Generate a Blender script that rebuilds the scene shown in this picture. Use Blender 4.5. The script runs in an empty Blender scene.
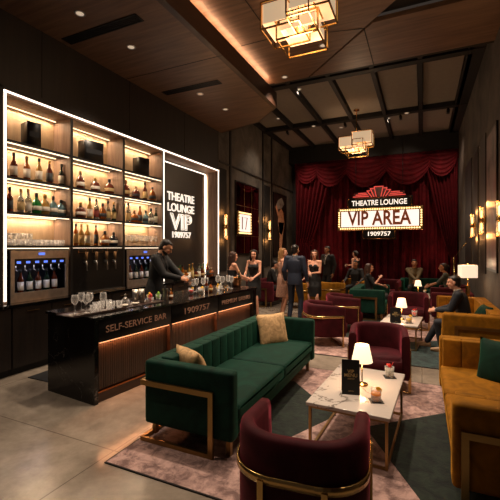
import bpy, bmesh, math, random
from mathutils import Vector, Matrix
R = math.radians
random.seed(7)
S = bpy.context.scene
COL = S.collection
H = 1.75
TH = math.atan(172 / 371)
CT, ST = math.cos(TH), math.sin(TH)

# ------------------------------------------------------------------ survey helpers (room metres)
def at_z(u, v, z):
    d = (z - H) * 371 / (247 - v); t = (u - 250) / 371
    return (d * (t * CT - ST), d * (t * ST + CT), z)
def at_x(u, v, X):
    t = (u - 250) / 371; d = X / (t * CT - ST)
    return (X, d * (t * ST + CT), H + (247 - v) / 371 * d)
def at_y(u, v, Y):
    t = (u - 250) / 371; d = Y / (t * ST + CT)
    return (d * (t * CT - ST), Y, H + (247 - v) / 371 * d)

# ------------------------------------------------------------------ materials
def srgb(h):
    f = lambda x: x / 12.92 if x <= .04045 else ((x + .055) / 1.055) ** 2.4
    return tuple(f(int(h[i:i + 2], 16) / 255) for i in (0, 2, 4)) + (1,)
class NT:
    def __init__(s, name):
        s.m = bpy.data.materials.new(name); s.m.use_nodes = True
        s.t = s.m.node_tree; s.b = s.t.nodes['Principled BSDF']
    def n(s, k, **kw):
        o = s.t.nodes.new(k)
        for a, b in kw.items():
            if a in o.inputs.keys(): o.inputs[a].default_value = b
            else: setattr(o, a, b)
        return o
    def l(s, a, b): s.t.links.new(a, b)
    def coord(s, scale=(1, 1, 1), rot=(0, 0, 0), kind='Object'):
        tc = s.n('ShaderNodeTexCoord'); mp = s.n('ShaderNodeMapping')
        mp.inputs['Scale'].default_value = scale; mp.inputs['Rotation'].default_value = rot
        s.l(tc.outputs[kind], mp.inputs[0]); return mp.outputs[0]
    def ramp(s, fac, stops):
        r = s.n('ShaderNodeValToRGB'); cr = r.color_ramp
        while len(cr.elements) < len(stops): cr.elements.new(.5)
        for e, (p, c) in zip(cr.elements, stops): e.position = p; e.color = c
        s.l(fac, r.inputs[0]); return r
    def set(s, **kw):
        for a, b in kw.items():
            s.b.inputs[{'col': 'Base Color', 'rough': 'Roughness', 'metal': 'Metallic', 'ior': 'IOR', 'trans': 'Transmission Weight',
                        'sheen': 'Sheen Weight', 'sheenr': 'Sheen Roughness', 'sheent': 'Sheen Tint', 'coat': 'Coat Weight', 'ec': 'Emission Color', 'es': 'Emission Strength', 'spec': 'Specular IOR Level', 'alpha': 'Alpha'}[a]].default_value = b
        return s
M = {}
def plain(name, col, rough=.5, metal=0, var=.12, scale=9, **kw):
    c = srgb(col) if isinstance(col, str) else col
    nt = NT(name).set(rough=rough, metal=metal, **kw)
    nz = nt.n('ShaderNodeTexNoise', Scale=scale, Detail=4.0); nt.l(nt.coord(), nz.inputs['Vector'])
    lo = tuple(x * (1 - var) for x in c[:3]) + (1,); hi = tuple(min(1, x * (1 + var)) for x in c[:3]) + (1,)
    r = nt.ramp(nz.outputs['Fac'], [(.3, lo), (.7, hi)]); nt.l(r.outputs[0], nt.b.inputs['Base Color'])
    M[name] = nt.m; return nt.m
def glow(name, col, st):
    nt = NT(name); c = srgb(col); nt.set(col=c, ec=c, es=st, rough=.6); M[name] = nt.m; return nt.m
def wood(name, a, b, scale, rough=.45, axis_rot=(0, 0, 0), coat=0):
    nt = NT(name).set(rough=rough, coat=coat)
    v = nt.coord(scale, axis_rot)
    nz = nt.n('ShaderNodeTexNoise', Scale=1.6, Detail=6.0, Roughness=.6, Distortion=.4); nt.l(v, nz.inputs['Vector'])
    r = nt.ramp(nz.outputs['Fac'], [(.3, srgb(a)), (.72, srgb(b))]); nt.l(r.outputs[0], nt.b.inputs['Base Color'])
    bp = nt.n('ShaderNodeBump', Strength=.08, Distance=.01); nt.l(nz.outputs['Fac'], bp.inputs['Height']); nt.l(bp.outputs[0], nt.b.inputs['Normal'])
    M[name] = nt.m
def velvet(name, col, hi, sheen=.6, crush=5):
    nt = NT(name).set(rough=.75, sheen=sheen, sheenr=.35)
    nt.b.inputs['Sheen Tint'].default_value = srgb(hi); nt.b.inputs['Specular IOR Level'].default_value = .15
    nz = nt.n('ShaderNodeTexNoise', Scale=float(crush), Detail=3.0, Distortion=1.2); nt.l(nt.coord(), nz.inputs['Vector'])
    c = srgb(col); r = nt.ramp(nz.outputs['Fac'], [(.35, tuple(x * .72 for x in c[:3]) + (1,)), (.65, tuple(x * 1.3 for x in c[:3]) + (1,))])
    nt.l(r.outputs[0], nt.b.inputs['Base Color'])
    bp = nt.n('ShaderNodeBump', Strength=.15, Distance=.01); nt.l(nz.outputs['Fac'], bp.inputs['Height']); nt.l(bp.outputs[0], nt.b.inputs['Normal'])
    M[name] = nt.m
def marble(name, base, vein, scale, w, rough=.18):
    nt = NT(name).set(rough=rough)
    v = nt.coord()
    nz = nt.n('ShaderNodeTexNoise', Scale=scale, Detail=7.0, Roughness=.55, Distortion=1.3); nt.l(v, nz.inputs['Vector'])
    m1 = nt.n('ShaderNodeMath', operation='SUBTRACT'); nt.l(nz.outputs['Fac'], m1.inputs[0]); m1.inputs[1].default_value = .5
    m2 = nt.n('ShaderNodeMath', operation='ABSOLUTE'); nt.l(m1.outputs[0], m2.inputs[0])
    nb = nt.n('ShaderNodeTexNoise', Scale=scale * .6, Detail=2.0); nt.l(v, nb.inputs['Vector'])
    m3 = nt.n('ShaderNodeMath', operation='ADD'); nt.l(m2.outputs[0], m3.inputs[0])
    m4 = nt.n('ShaderNodeMapRange'); nt.l(nb.outputs['Fac'], m4.inputs[0])
    for i, x in ((1, .45), (2, .65), (3, 0), (4, w * 3)): m4.inputs[i].default_value = x
    nt.l(m4.outputs[0], m3.inputs[1])
    r = nt.ramp(m3.outputs[0], [(0, srgb(vein)), (w, srgb(base)), (w * 4, srgb(base))]); nt.l(r.outputs[0], nt.b.inputs['Base Color'])
    M[name] = nt.m

# floor: polished concrete
nt = NT('polished_concrete').set(rough=.24, spec=.55)
v = nt.coord()
n1 = nt.n('ShaderNodeTexNoise', Scale=.9, Detail=8.0, Roughness=.62, Distortion=.5); nt.l(v, n1.inputs['Vector'])
n2 = nt.n('ShaderNodeTexNoise', Scale=7.0, Detail=6.0, Roughness=.7); nt.l(v, n2.inputs['Vector'])
r1 = nt.ramp(n1.outputs['Fac'], [(.32, srgb('6a5f54')), (.52, srgb('8f8375')), (.72, srgb('aa9d8c'))])
r2 = nt.ramp(n2.outputs['Fac'], [(.3, (.78, .78, .78, 1)), (.7, (1.03, 1.03, 1.03, 1))])
mx = nt.n('ShaderNodeMixRGB', blend_type='MULTIPLY'); mx.inputs[0].default_value = 1; nt.l(r1.outputs[0], mx.inputs[1]); nt.l(r2.outputs[0], mx.inputs[2])
br = nt.n('ShaderNodeTexBrick', Scale=1.0); br.offset = 0
for k, x in (('Brick Width', 2.4), ('Row Height', 2.4), ('Mortar Size', .006)): br.inputs[k].default_value = x
br.inputs['Color1'].default_value = br.inputs['Color2'].default_value = (1, 1, 1, 1); br.inputs['Mortar'].default_value = (.45, .42, .4, 1)
nt.l(v, br.inputs['Vector'])
mx2 = nt.n('ShaderNodeMixRGB', blend_type='MULTIPLY'); mx2.inputs[0].default_value = .8; nt.l(mx.outputs[0], mx2.inputs[1]); nt.l(br.outputs[0], mx2.inputs[2])
nt.l(mx2.outputs[0], nt.b.inputs['Base Color'])
rr = nt.n('ShaderNodeMapRange'); nt.l(n2.outputs['Fac'], rr.inputs[0])
for i, x in ((1, .3), (2, .7), (3, .12), (4, .27)): rr.inputs[i].default_value = x
nt.l(rr.outputs[0], nt.b.inputs['Roughness']); M['floor'] = nt.m

def plaster(name, a, b):
    nt = NT(name).set(rough=.8)
    nz = nt.n('ShaderNodeTexNoise', Scale=1.3, Detail=8.0, Roughness=.65, Distortion=.6); nt.l(nt.coord(), nz.inputs['Vector'])
    r = nt.ramp(nz.outputs['Fac'], [(.32, srgb(a)), (.7, srgb(b))]); nt.l(r.outputs[0], nt.b.inputs['Base Color'])
    bp = nt.n('ShaderNodeBump', Strength=.3, Distance=.02); nt.l(nz.outputs['Fac'], bp.inputs['Height']); nt.l(bp.outputs[0], nt.b.inputs['Normal'])
    M[name] = nt.m
plaster('grey_plaster', '3c3834', '756d63')
plaster('brown_plaster', '3a3632', '655d54')
plain('black_paint', '060505', .7)
plain('dark_frame', '1c1917', .5)
plain('panel_grey', '7d776f', .85, var=.05)
wood('ceiling_wood', '4f3a2b', '7c5f4b', (.7, 9, 9), .42)
wood('fascia_wood', '24150d', '3a2316', (9, .7, 9), .4)
wood('wall_wood', '18110d', '271c15', (9, 9, .6), .5)
wood('cabinet_wood', '15100d', '251b15', (14, 14, .8), .45)
wood('shelf_wood', '7d6353', 'a98b76', (12, 9, 1), .55)
wood('shelf_back', 'a98e70', 'c6aa88', (9, 9, 2), .6)
wood('slat_wood', '20160f', '38271c', (16, 16, .8), .4)
marble('black_marble', '0b0a0a', '5a5552', 2.0, .005, .16)
marble('white_marble', 'cfc4ba', '6f645c', 3.0, .022, .16)
velvet('green_velvet', '082a20', '3a8a6c', .5)
velvet('burgundy_velvet', '3c0d14', 'b8485a', .5)
velvet('mustard_velvet', '855710', 'e2a33c', .5, 6)
velvet('gold_satin', 'b4936a', 'e6c48c', .5, 14)
velvet('pillow_green', '0a2a1f', '2f7a5c', .4)
velvet('curtain_velvet', '4c0a12', '9a3440', .12, 3)
plain('brass', 'c7a468', .24, 1, .08)
plain('dark_brass', '9c7e50', .3, 1, .08)
plain('steel', 'a9a39b', .28, 1, .06)
plain('brushed_steel', 'c4b8ac', .36, .88, .15, 12); plain('copper', 'b8784a', .22, 1, .06)
plain('black_metal', '111112', .4, .6)
plain('black_plastic', '0c0c0d', .35)
plain('rug_edge', '1b1412', .9)
plain('mat_rubber', '141415', .7)
plain('led_housing', '3a2d24', .5)
for nm, a, b in (('rug_pink', '705651', 'b8968c'), ('rug_green', '060d09', '1c271c'), ('rug_teal', '122022', '2c4240')):
    nt = NT(nm).set(rough=.95, sheen=.08)
    nz = nt.n('ShaderNodeTexNoise', Scale=8.0, Detail=6.0, Roughness=.7, Distortion=.5); nt.l(nt.coord(), nz.inputs['Vector'])
    r = nt.ramp(nz.outputs['Fac'], [(.40, srgb(a)), (.60, srgb(b))]); nt.l(r.outputs[0], nt.b.inputs['Base Color'])
    bp = nt.n('ShaderNodeBump', Strength=.5, Distance=.02); nt.l(nz.outputs['Fac'], bp.inputs['Height']); nt.l(bp.outputs[0], nt.b.inputs['Normal'])
    M[nm] = nt.m
nt = NT('mirror_glass').set(col=(.42, .4, .38, 1), metal=1, rough=.04); M['mirror'] = nt.m
def clear(name, base, fres, tint):
    nt = NT(name).set(col=tint, rough=.04, spec=.8)
    tr = nt.n('ShaderNodeBsdfTransparent'); lw = nt.n('ShaderNodeLayerWeight', Blend=.35); mr = nt.n('ShaderNodeMapRange')
    nt.l(lw.outputs['Facing'], mr.inputs[0]); mr.inputs[3].default_value = base; mr.inputs[4].default_value = fres
    mxs = nt.n('ShaderNodeMixShader'); nt.l(mr.outputs[0], mxs.inputs[0]); nt.l(tr.outputs[0], mxs.inputs[1]); nt.l(nt.b.outputs[0], mxs.inputs[2])
    nt.l(mxs.outputs[0], nt.t.nodes['Material Output'].inputs[0]); M[name] = nt.m
clear('glass', .07, .6, (1, .97, .93, 1)); clear('frosty', .25, .9, (1, .95, .9, 1))  # second one: clear glass made milky, shelf light put into its colour
def liquid(name, col, tr=.55):
    nt = NT(name).set(col=srgb(col), rough=.08, trans=tr, ior=1.33); M[name] = nt.m
liquid('amber', 'b5621f', .5); liquid('dark_amber', '6a2a12', .4); liquid('gold_glass', 'dcae58', .6); liquid('clear_bottle', 'cfd2c8', .75)
liquid('green_glass', '1f8f3a', .5); liquid('dark_green_glass', '1c3320', .35); liquid('blue_glass', '7fb2c4', .6); liquid('navy_glass', '141c33', .3)
liquid('orange_drink', 'ff9a2a', .15); liquid('yellow_drink', 'f0c65a', .2); liquid('red_drink', 'c02a20', .2)
plain('label_white', 'd8cfbf', .6); plain('label_cream', 'b99f6a', .6); plain('label_dark', '1d2026', .6); plain('label_red', '7c2a20', .6)
plain('cap_black', '141212', .4); plain('cap_gold', 'b78f4a', .3, .8); plain('cork', '9a7145', .8)
plain('leaf_green', '3d7a2c', .6); plain('lime_green', '7fae2b', .5); plain('lemon', 'e8b41e', .5); plain('strawberry', 'c8281c', .4); plain('petal', 'd9d5c6', .6)
plain('skin_a', 'cf9673', .5, var=.04); plain('skin_b', 'dca184', .5, var=.04); plain('skin_c', 'a97453', .5, var=.04)
plain('hair_dark', '140d0a', .45); plain('hair_brown', '3a2014', .45); plain('hair_blond', '8a6238', .45)
plain('cloth_black', '0b0b0d', .75); plain('cloth_charcoal', '17181b', .7); plain('cloth_navy', '111c30', .7); plain('cloth_white', 'c9c4bb', .8)
plain('cloth_pink', 'b08672', .7, var=.35, scale=40); plain('cloth_khaki', '5d4f35', .8); plain('cloth_grey', '4b524b', .8); plain('cloth_blueblack', '0d1420', .7); plain('leather_black', '0d0b0a', .3); plain('leather_tan', '9c7a58', .5)
plain('tie_dark', '1c0f12', .5); plain('lip', '8a3a34', .5); plain('eye_dark', '0b0807', .2); plain('charcoal_panel', '312d2a', .35, var=.1, scale=3)
plain('menu_black', '0b0c0d', .5); plain('wood_tray', '2b1710', .4); plain('coaster', '15100f', .6)
glow('led_warm', 'ffe6c4', 2.2); glow('led_bright', 'fff0de', 2.4); glow('led_shelf', 'ffe0b0', 2.6); glow('led_bar', 'ffb27a', 1.6); glow('led_cove', 'ffc898', 5)
glow('letter_glow', 'fff3e2', 1.0); glow('letter_copper', '8f6a55', .06); glow('sign_face', 'fff0e6', .95); glow('bulb', 'ffd28a', 2.6); glow('bulb_amber', 'ffc070', 5)
glow('neon_red', 'e8564c', .7); glow('screen_blue', '5a7cf0', 1.3); glow('downlight_lens', 'ffe2bd', 18); glow('dim_lens', 'c9b49a', .8)
glow('panel_glow', 'ffdcb0', .5); glow('shade_glow', 'ffe2bb', 1.25); plain('cool_inside', '1a1d28', .4); glow('shade_square', 'ffe6c6', .9); plain('outline_dark', '3a1c12', .5)
plain('letter_brown', 'a4562f', .4); plain('crest_red', '5d0f12', .4)

# ------------------------------------------------------------------ mesh helper
class MB:
    def __init__(s): s.bm = bmesh.new()
    def _faces(s, vs, fs, smooth=False):
        v = [s.bm.verts.new(p) for p in vs]
        for f in fs:
            try: fc = s.bm.faces.new([v[i] for i in f]); fc.smooth = smooth
            except ValueError: pass
        return s
    def box(s, x0, y0, z0, x1, y1, z1):
        p = [(x, y, z) for z in (z0, z1) for y in (y0, y1) for x in (x0, x1)]
        return s._faces(p, [(0, 2, 3, 1), (4, 5, 7, 6), (0, 1, 5, 4), (2, 6, 7, 3), (0, 4, 6, 2), (1, 3, 7, 5)])
    def prism(s, poly, z0, z1):
        a = sum(poly[i][0] * poly[(i + 1) % len(poly)][1] - poly[(i + 1) % len(poly)][0] * poly[i][1] for i in range(len(poly)))
        if a < 0: poly = poly[::-1]
        n = len(poly); p = [(x, y, z0) for x, y in poly] + [(x, y, z1) for x, y in poly]
        return s._faces(p, [tuple(range(n))[::-1], tuple(range(n, 2 * n))] + [(i, (i + 1) % n, n + (i + 1) % n, n + i) for i in range(n)])
    def soft(s, x0, y0, z0, x1, y1, z1, r=.03, seg=3, puff=0):
        b = bmesh.new(); bmesh.ops.create_cube(b, size=1)
        for v in b.verts: v.co = Vector(((x0 + x1) / 2 + v.co.x * (x1 - x0), (y0 + y1) / 2 + v.co.y * (y1 - y0), (z0 + z1) / 2 + v.co.z * (z1 - z0)))
        if puff: bmesh.ops.subdivide_edges(b, edges=b.edges[:], cuts=5, use_grid_fill=True)
        e = [e for e in b.edges if len(e.link_faces) == 2 and e.calc_face_angle(0) > .5]
        bmesh.ops.bevel(b, geom=e, offset=r, segments=seg, affect='EDGES', profile=.6)
        if puff:
            for v in b.verts:
                a = (v.co.x - x0) / (x1 - x0); c = (v.co.y - y0) / (y1 - y0)
                if v.co.z > (z0 + z1) / 2: v.co.z += puff * 16 * a * (1 - a) * c * (1 - c)
        for f in b.faces: f.smooth = True
        s.join(b); return s
    def join(s, b, mat=None):
        if mat is not None: b.transform(mat)
        me = bpy.data.meshes.new('t'); b.to_mesh(me); b.free(); s.bm.from_mesh(me); bpy.data.meshes.remove(me); return s
    def cyl(s, p0, p1, r0, r1=None, n=16, caps=True, smooth=True):
        r1 = r0 if r1 is None else r1; p0 = Vector(p0); p1 = Vector(p1); z = (p1 - p0).normalized()
        x = z.orthogonal().normalized(); y = z.cross(x); vs = []
        for p, r in ((p0, r0), (p1, r1)):
            vs += [s.bm.verts.new(p + x * r * math.cos(2 * math.pi * i / n) + y * r * math.sin(2 * math.pi * i / n)) for i in range(n)]
        for i in range(n):
            f = s.bm.faces.new((vs[i], vs[(i + 1) % n], vs[n + (i + 1) % n], vs[n + i])); f.smooth = smooth
        if caps: s.bm.faces.new(vs[:n][::-1]); s.bm.faces.new(vs[n:])
        return s
    def lathe(s, prof, c=(0, 0, 0), n=20, smooth=True):
        rings = []
        for r, z in prof:
            if r < 1e-5: rings.append([s.bm.verts.new((c[0], c[1], c[2] + z))])
            else: rings.append([s.bm.verts.new((c[0] + r * math.cos(2 * math.pi * i / n), c[1] + r * math.sin(2 * math.pi * i / n), c[2] + z)) for i in range(n)])
        for a, b in zip(rings, rings[1:]):
            for i in range(n):
                q = [a[i % len(a)], a[(i + 1) % len(a)], b[(i + 1) % len(b)], b[i % len(b)]]
                q2 = []
                for w in q:
                    if w not in q2: q2.append(w)
                if len(q2) > 2:
                    try: f = s.bm.faces.new(q2); f.smooth = smooth
                    except ValueError: pass
        return s
    def ell(s, c, r, rot=None, u=16, v=10):
        m = Matrix.Translation(c) @ (rot or Matrix.Identity(4)) @ Matrix.Diagonal((*r, 1))
        k = bmesh.ops.create_uvsphere(s.bm, u_segments=u, v_segments=v, radius=1, matrix=m)
        for w in k['verts']:
            for f in w.link_faces: f.smooth = True
        return s
    def cone(s, p0, r0, p1, r1, n=12):    # capsule with a taper
        s.ell(p0, (r0,) * 3, u=n, v=8); s.ell(p1, (r1,) * 3, u=n, v=8); return s.cyl(p0, p1, r0, r1, n)
    def path(s, pts, r, n=8):
        for a, b in zip(pts, pts[1:]): s.cyl(a, b, r, r, n)
        for p in pts[1:-1]: s.ell(p, (r,) * 3, u=n, v=6)
        return s
    def bar(s, a, b, w=.02, h=.02):       # square section bar
        a = Vector(a); b = Vector(b); z = (b - a).normalized(); up = Vector((0, 0, 1)) if abs(z.z) < .9 else Vector((0, 1, 0))
        x = z.cross(up).normalized(); y = x.cross(z)
        p = [q + x * i * w / 2 + y * j * h / 2 for q in (a - z * w * .0, b) for i, j in ((-1, -1), (1, -1), (1, 1), (-1, 1))]
        return s._faces(p, [(0, 1, 2, 3), (7, 6, 5, 4), (0, 4, 5, 1), (1, 5, 6, 2), (2, 6, 7, 3), (3, 7, 4, 0)])
    def loft(s, rings, close=True):
        rs = [[s.bm.verts.new(p) for p in r] for r in rings]; n = len(rs[0])
        for a, b in zip(rs, rs[1:]):
            for i in range(n): f = s.bm.faces.new((a[i], a[(i + 1) % n], b[(i + 1) % n], b[i])); f.smooth = True
        if close:
            s.bm.faces.new(rs[0][::-1]); s.bm.faces.new(rs[-1])
        return s
    def grid(s, fn, nu, nv, smooth=True):
        g = [[s.bm.verts.new(fn(i / nu, j / nv)) for i in range(nu + 1)] for j in range(nv + 1)]
        for j in range(nv):
            for i in range(nu): f = s.bm.faces.new((g[j][i], g[j][i + 1], g[j + 1][i + 1], g[j + 1][i])); f.smooth = smooth
        return s
    def mesh(s, name, mat, fix=True):
        if fix: bmesh.ops.recalc_face_normals(s.bm, faces=s.bm.faces[:])
        me = bpy.data.meshes.new(name); s.bm.to_mesh(me); s.bm.free()
        for m in (mat if isinstance(mat, (list, tuple)) else [mat]): me.materials.append(M[m])
        return me
    def build(s, name, mat, parent=None, loc=(0, 0, 0), rz=0, fix=True):
        o = bpy.data.objects.new(name, s.mesh(name, mat, fix)); COL.objects.link(o)
        o.location = loc; o.rotation_euler = (0, 0, rz); o.parent = parent; return o

def tag(o, label, cat, group=None):
    o['label'] = label; o['category'] = cat
    if group: o['group'] = group
    return o
def thing(name, label, cat, loc=(0, 0, 0), rz=0, group=None):
    o = bpy.data.objects.new(name, None); COL.objects.link(o); o.empty_display_size = .1
    o.location = loc; o.rotation_euler = (0, 0, rz); return tag(o, label, cat, group)
def struct(o): o['kind'] = 'structure'; return o
def kids(o): return [c for c in bpy.data.objects if c.parent == o]
KID = {}
def dup(root, loc, rz=0, label=None, group=None, sc=None):
    ch = KID.get(root.name)
    if ch is None: ch = [(c, kids(c)) for c in kids(root)]; KID[root.name] = ch
    r = root.copy(); COL.objects.link(r); r.location = loc; r.rotation_euler = (0, 0, rz)
    if sc: r.scale = (sc,) * 3 if not isinstance(sc, tuple) else sc
    if label: r['label'] = label
    if group: r['group'] = group
    for c, gs in ch:
        d = c.copy(); COL.objects.link(d); d.parent = r
        for g in gs: e = g.copy(); COL.objects.link(e); e.parent = d
    return r
def text(s, name, mat, parent, mtx, size, ext=.006, off=0, outline=0, sx=1, fit=0, align='CENTER', space=1.0):
    cu = bpy.data.curves.new(name, 'FONT'); cu.body = s; cu.size = size; cu.align_x = align; cu.align_y = 'CENTER'; cu.space_character = space
    cu.offset = off; cu.resolution_u = 4
    if outline: cu.fill_mode = 'NONE'; cu.bevel_depth = outline; cu.bevel_resolution = 1
    else: cu.extrude = ext
    t = bpy.data.objects.new('tmp', cu); COL.objects.link(t); bpy.context.view_layer.update()
    me = bpy.data.meshes.new_from_object(t.evaluated_get(bpy.context.evaluated_depsgraph_get())); bpy.data.objects.remove(t)
    if fit: xs = [q.co.x for q in me.vertices]; sx = fit / (max(xs) - min(xs))
    me.transform(Matrix.Diagonal((sx, 1, 1, 1))); me.transform(mtx); me.materials.clear(); me.materials.append(M[mat]); me.name = name
    o = bpy.data.objects.new(name, me); COL.objects.link(o); o.parent = parent; return o
def face_x(x, y, z): return Matrix.Translation((x, y, z)) @ Matrix(((0, 0, 1, 0), (1, 0, 0, 0), (0, 1, 0, 0), (0, 0, 0, 1)))
def face_ny(x, y, z): return Matrix.Translation((x, y, z)) @ Matrix(((1, 0, 0, 0), (0, 0, -1, 0), (0, 1, 0, 0), (0, 0, 0, 1)))
def lamp(kind, name, loc, e, col='ffc68a', size=.05, parent=None, rot=None, **kw):
    l = bpy.data.lights.new(name, kind); l.energy = e; l.color = srgb(col)[:3]
    if kind in ('POINT', 'SPOT'): l.shadow_soft_size = size
    else: l.shape = 'RECTANGLE'; l.size = size; kw.pop('shape', 0)
    for a, b in kw.items(): setattr(l, a, b)
    o = bpy.data.objects.new(name, l); COL.objects.link(o); o.location = loc; o.parent = parent
    if rot: o.rotation_euler = rot
    return o
EXPO = 0.0; WORLD = .035; KD = 2.6
# ================================================================== ROOM SHELL
XL, XR, YB, YF = -5.2, 1.2, 15.75, -1.6
struct(MB().box(-6, YF, -.15, 1.6, YB + .2, 0).build('floor', 'floor'))
NY0, NY1, NZ0, NZ1 = 3.17, 9.1, .93, 3.92          # back bar niche
mb = MB()
mb.box(-5.9, YF, 0, XL, 1.98, 6.3); mb.box(-5.9, 1.98, NZ0 + .05, XL, NY0, 6.3); mb.box(-5.9, NY0, NZ1, XL, NY1, 6.3); mb.box(-5.9, 1.98, 0, -5.63, NY1, NZ1)
struct(mb.build('wall_left', 'wall_wood'))
struct(MB().box(-5.9, NY1, 0, XL, YB, 6.3).build('wall_left', 'grey_plaster'))
struct(MB().box(XR, YF, 0, XR + .25, YB, 6.3).build('wall_right', 'brown_plaster'))
struct(MB().box(-6, YB, 0, 1.5, YB + .2, 6.3).build('wall_back', 'black_paint'))
mb = MB()
for y in (1.9, 3.75, 5.6, 7.45, 9.08): mb.box(XL - .002, y, NZ1 + .08 if y > 3.2 else 0, XL + .004, y + .012, 5)
struct(mb.build('trim_1', 'black_paint'))
mb = MB()
for y in (9.75, 12.25, 13.1): mb.box(XL - .01, y, 0, XL + .035, y + .09, 5.9)
mb.box(XL - .01, 9.15, 4.15, XL + .02, YB, 4.2)
struct(mb.build('trim_2', 'dark_frame'))
mb = MB()
for y0, y1 in ((9.15, 9.55), (12.45, 12.98)):
    for z0, z1 in ((1.05, 4.0),):
        mb.box(XL, y0, z0, XL + .02, y1, z1)
struct(mb.build('trim_3', 'black_paint'))
mb = MB()
for y0, y1 in ((5.2, 7.35), (8.95, 9.7), (10.1, 10.9), (11.3, 12.9)):
    mb.box(XR - .02, y0, 1.2, XR, y1, 4.1)
struct(mb.build('trim_4', 'dark_frame'))
mb = MB()
mb.box(XR - .025, YF, 0, XR, YB, .14); struct(mb.build('baseboard_right', 'dark_frame'))
struct(MB().box(XL, NY1, 0, XL + .025, YB, .14).build('baseboard_left', 'dark_frame'))

# ceilings
ZW, ZS, ZP = 5.5, 5.0, 6.0
SX = -3.07
def slab(poly, z, mat, name='ceiling', t=.08): return struct(MB().prism(poly, z, z + t).build(name, mat))
diag = lambda x: 6.45 - (x + .755)
slab([(SX, YF), (1.2, YF), (1.2, diag(1.2) - .03), (-2.29, 7.98), (SX, 7.98)], ZW, 'ceiling_wood')
slab([(-2.24, 7.98), (-.74, 6.49), (1.2, 6.49), (1.2, 7.98)], ZW, 'ceiling_wood')
slab([(-.8, 6.48), (1.2, 6.48), (1.2, 4.4)], ZW + .12, 'black_paint', 'ceiling')
struct(MB().box(-2.6, 5, ZW + .1, -2.0, 8.02, ZW + .14).box(-2.6, 7.7, ZW + .1, 1.2, 8.02, ZW + .14).build('ceiling', 'black_paint'))
mb = MB()
mb.box(-2.44, YF, ZW - .004, -2.425, 6.2, ZW + .01); mb.box(SX, 6.2, ZW - .004, -2.425, 6.215, ZW + .01)
mb._faces([(-2.44, 6.2, ZW - .004), (-2.42, 6.2, ZW - .004), (-.9, 6.58, ZW - .004), (-.92, 6.6, ZW - .004)], [(0, 1, 2, 3)])
mb.box(-.91, 6.6, ZW - .004, -.895, 7.98, ZW + .01); mb.box(SX, 3.1, ZW - .004, 1.2, 3.115, ZW + .01); mb.box(-.6, YF, ZW - .004, -.585, 3.1, ZW + .01)
struct(mb.build('trim_5', 'black_paint'))
# lower soffit over the bar
slab([(-5.2, YF), (SX - .1, YF), (SX - .1, 8.16), (-3.87, 8.84), (-5.2, 9.24)], ZS, 'ceiling_wood', 'soffit', .12)
struct(MB().prism([(SX - .1, YF), (SX, YF), (SX, 8.1), (-3.85, 8.87), (-5.2, 9.27), (-5.2, 9.22), (-3.87, 8.82), (SX - .1, 8.14)], ZS - .002, ZS + .34).build('soffit_fascia', 'fascia_wood'))
struct(MB().box(SX - 2.2, YF, ZW + .08, SX + .02, 8.1, ZW + .16).box(SX - .7, 5, ZW + .02, SX + .0, 7.98, ZW + .08).box(SX - .7, YF, ZW + .02, SX, 5, ZW + .08).build('ceiling', 'ceiling_wood'))
mb = MB()
for y in (1.6, 5.5): mb.box(-5.2, y, ZS - .004, SX - .01, y + .014, ZS + .01)
struct(mb.build('trim_6', 'black_paint'))
# acoustic panel field with black beams
slab([(-5.3, 8.0), (1.2, 8.0), (1.2, YB), (-5.3, YB)], ZP + .1, 'black_paint', 'ceiling')
bx = [-5.1, -4.1, -3.08, -2.07, -1.06, -.04, .93]
by = [9.05, 12.35, 15.35]
mb = MB()
for a, b in zip(bx, bx[1:]):
    for c, d in zip(by, by[1:]): mb.box(a + .07, c + .1, ZP, b - .07, d - .1, ZP + .05)
struct(mb.build('ceiling_panels', 'panel_grey'))
mb = MB()
for x in bx: mb.box(x - .05, 8.1, ZP - .13, x + .05, 15.4, ZP + .1)
for y in by: mb.box(-5.2, y - .1, ZP - .14, 1.2, y + .1, ZP + .1)
mb.box(.9, 8.1, ZP - .13, 1.2, YB, ZP + .1); mb.box(-5.2, 7.98, ZW + .02, 1.2, 8.1, ZP + .1)
struct(mb.build('trim_7', 'black_paint'))
# cove LED on the soffit edge
o = MB().box(SX - .16, YF + .2, ZS + .345, SX - .13, 8.0, ZS + .36).build('cove_light_strip', 'led_cove'); tag(o, 'long warm cove light strip glowing above the edge of the lowered wood ceiling', 'light strip')
lamp('AREA', 'cove_lamp', (SX - .145, 3.2, ZS + .37), 60, 'ffc090', rot=(R(180), 0, 0), shape='RECTANGLE', size=.03, size_y=9.4)

# downlights
def mk_down():
    t = thing('downlight', 'x', 'ceiling light')
    MB().lathe([(.055, 0), (.075, -.006), (.08, 0), (.055, 0)], n=20).build('trim_ring', 'steel', t)
    MB().lathe([(0, -.003), (.052, -.003)], n=20).build('lens', 'downlight_lens', t); return t
dproto = None
def down(x, y, z, label, e=60, lit=True, blend=.8, ang=95, tilt=None):
    global dproto
    if dproto is None: dproto = mk_down(); d = dproto; d.location = (x, y, z); d['label'] = label; d['group'] = 'recessed ceiling lights'
    else: d = dup(dproto, (x, y, z), 0, label, 'recessed ceiling lights')
    if not lit:
        for c in kids(d):
            if c.name.startswith('lens'): c.data = c.data.copy(); c.data.materials[0] = M['dim_lens']
    else: lamp('SPOT', 'downlight_beam', (x, y, z - .02), e * KD, 'ffe6cc', .05, spot_size=R(ang), spot_blend=blend)
E1 = 75
down(-4.32, 3.69, ZS, 'dim round recessed light in the wood ceiling nearest the camera, above the first slot vent', lit=False)
down(-4.29, 4.66, ZS, 'lit round recessed light in the low wood ceiling just beyond the near slot vent', 115)
down(-4.27, 6.7, ZS, 'dim recessed light beside the far slot vent in the wood ceiling', lit=False)
down(-4.21, 7.7, ZS, 'lit recessed light at the far end of the lowered wood ceiling', E1)
x, y, _ = at_z(323, 45.5, ZW); down(x, y, ZW, 'lit recessed light in the upper wood ceiling beside the large near chandelier', 230)
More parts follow.
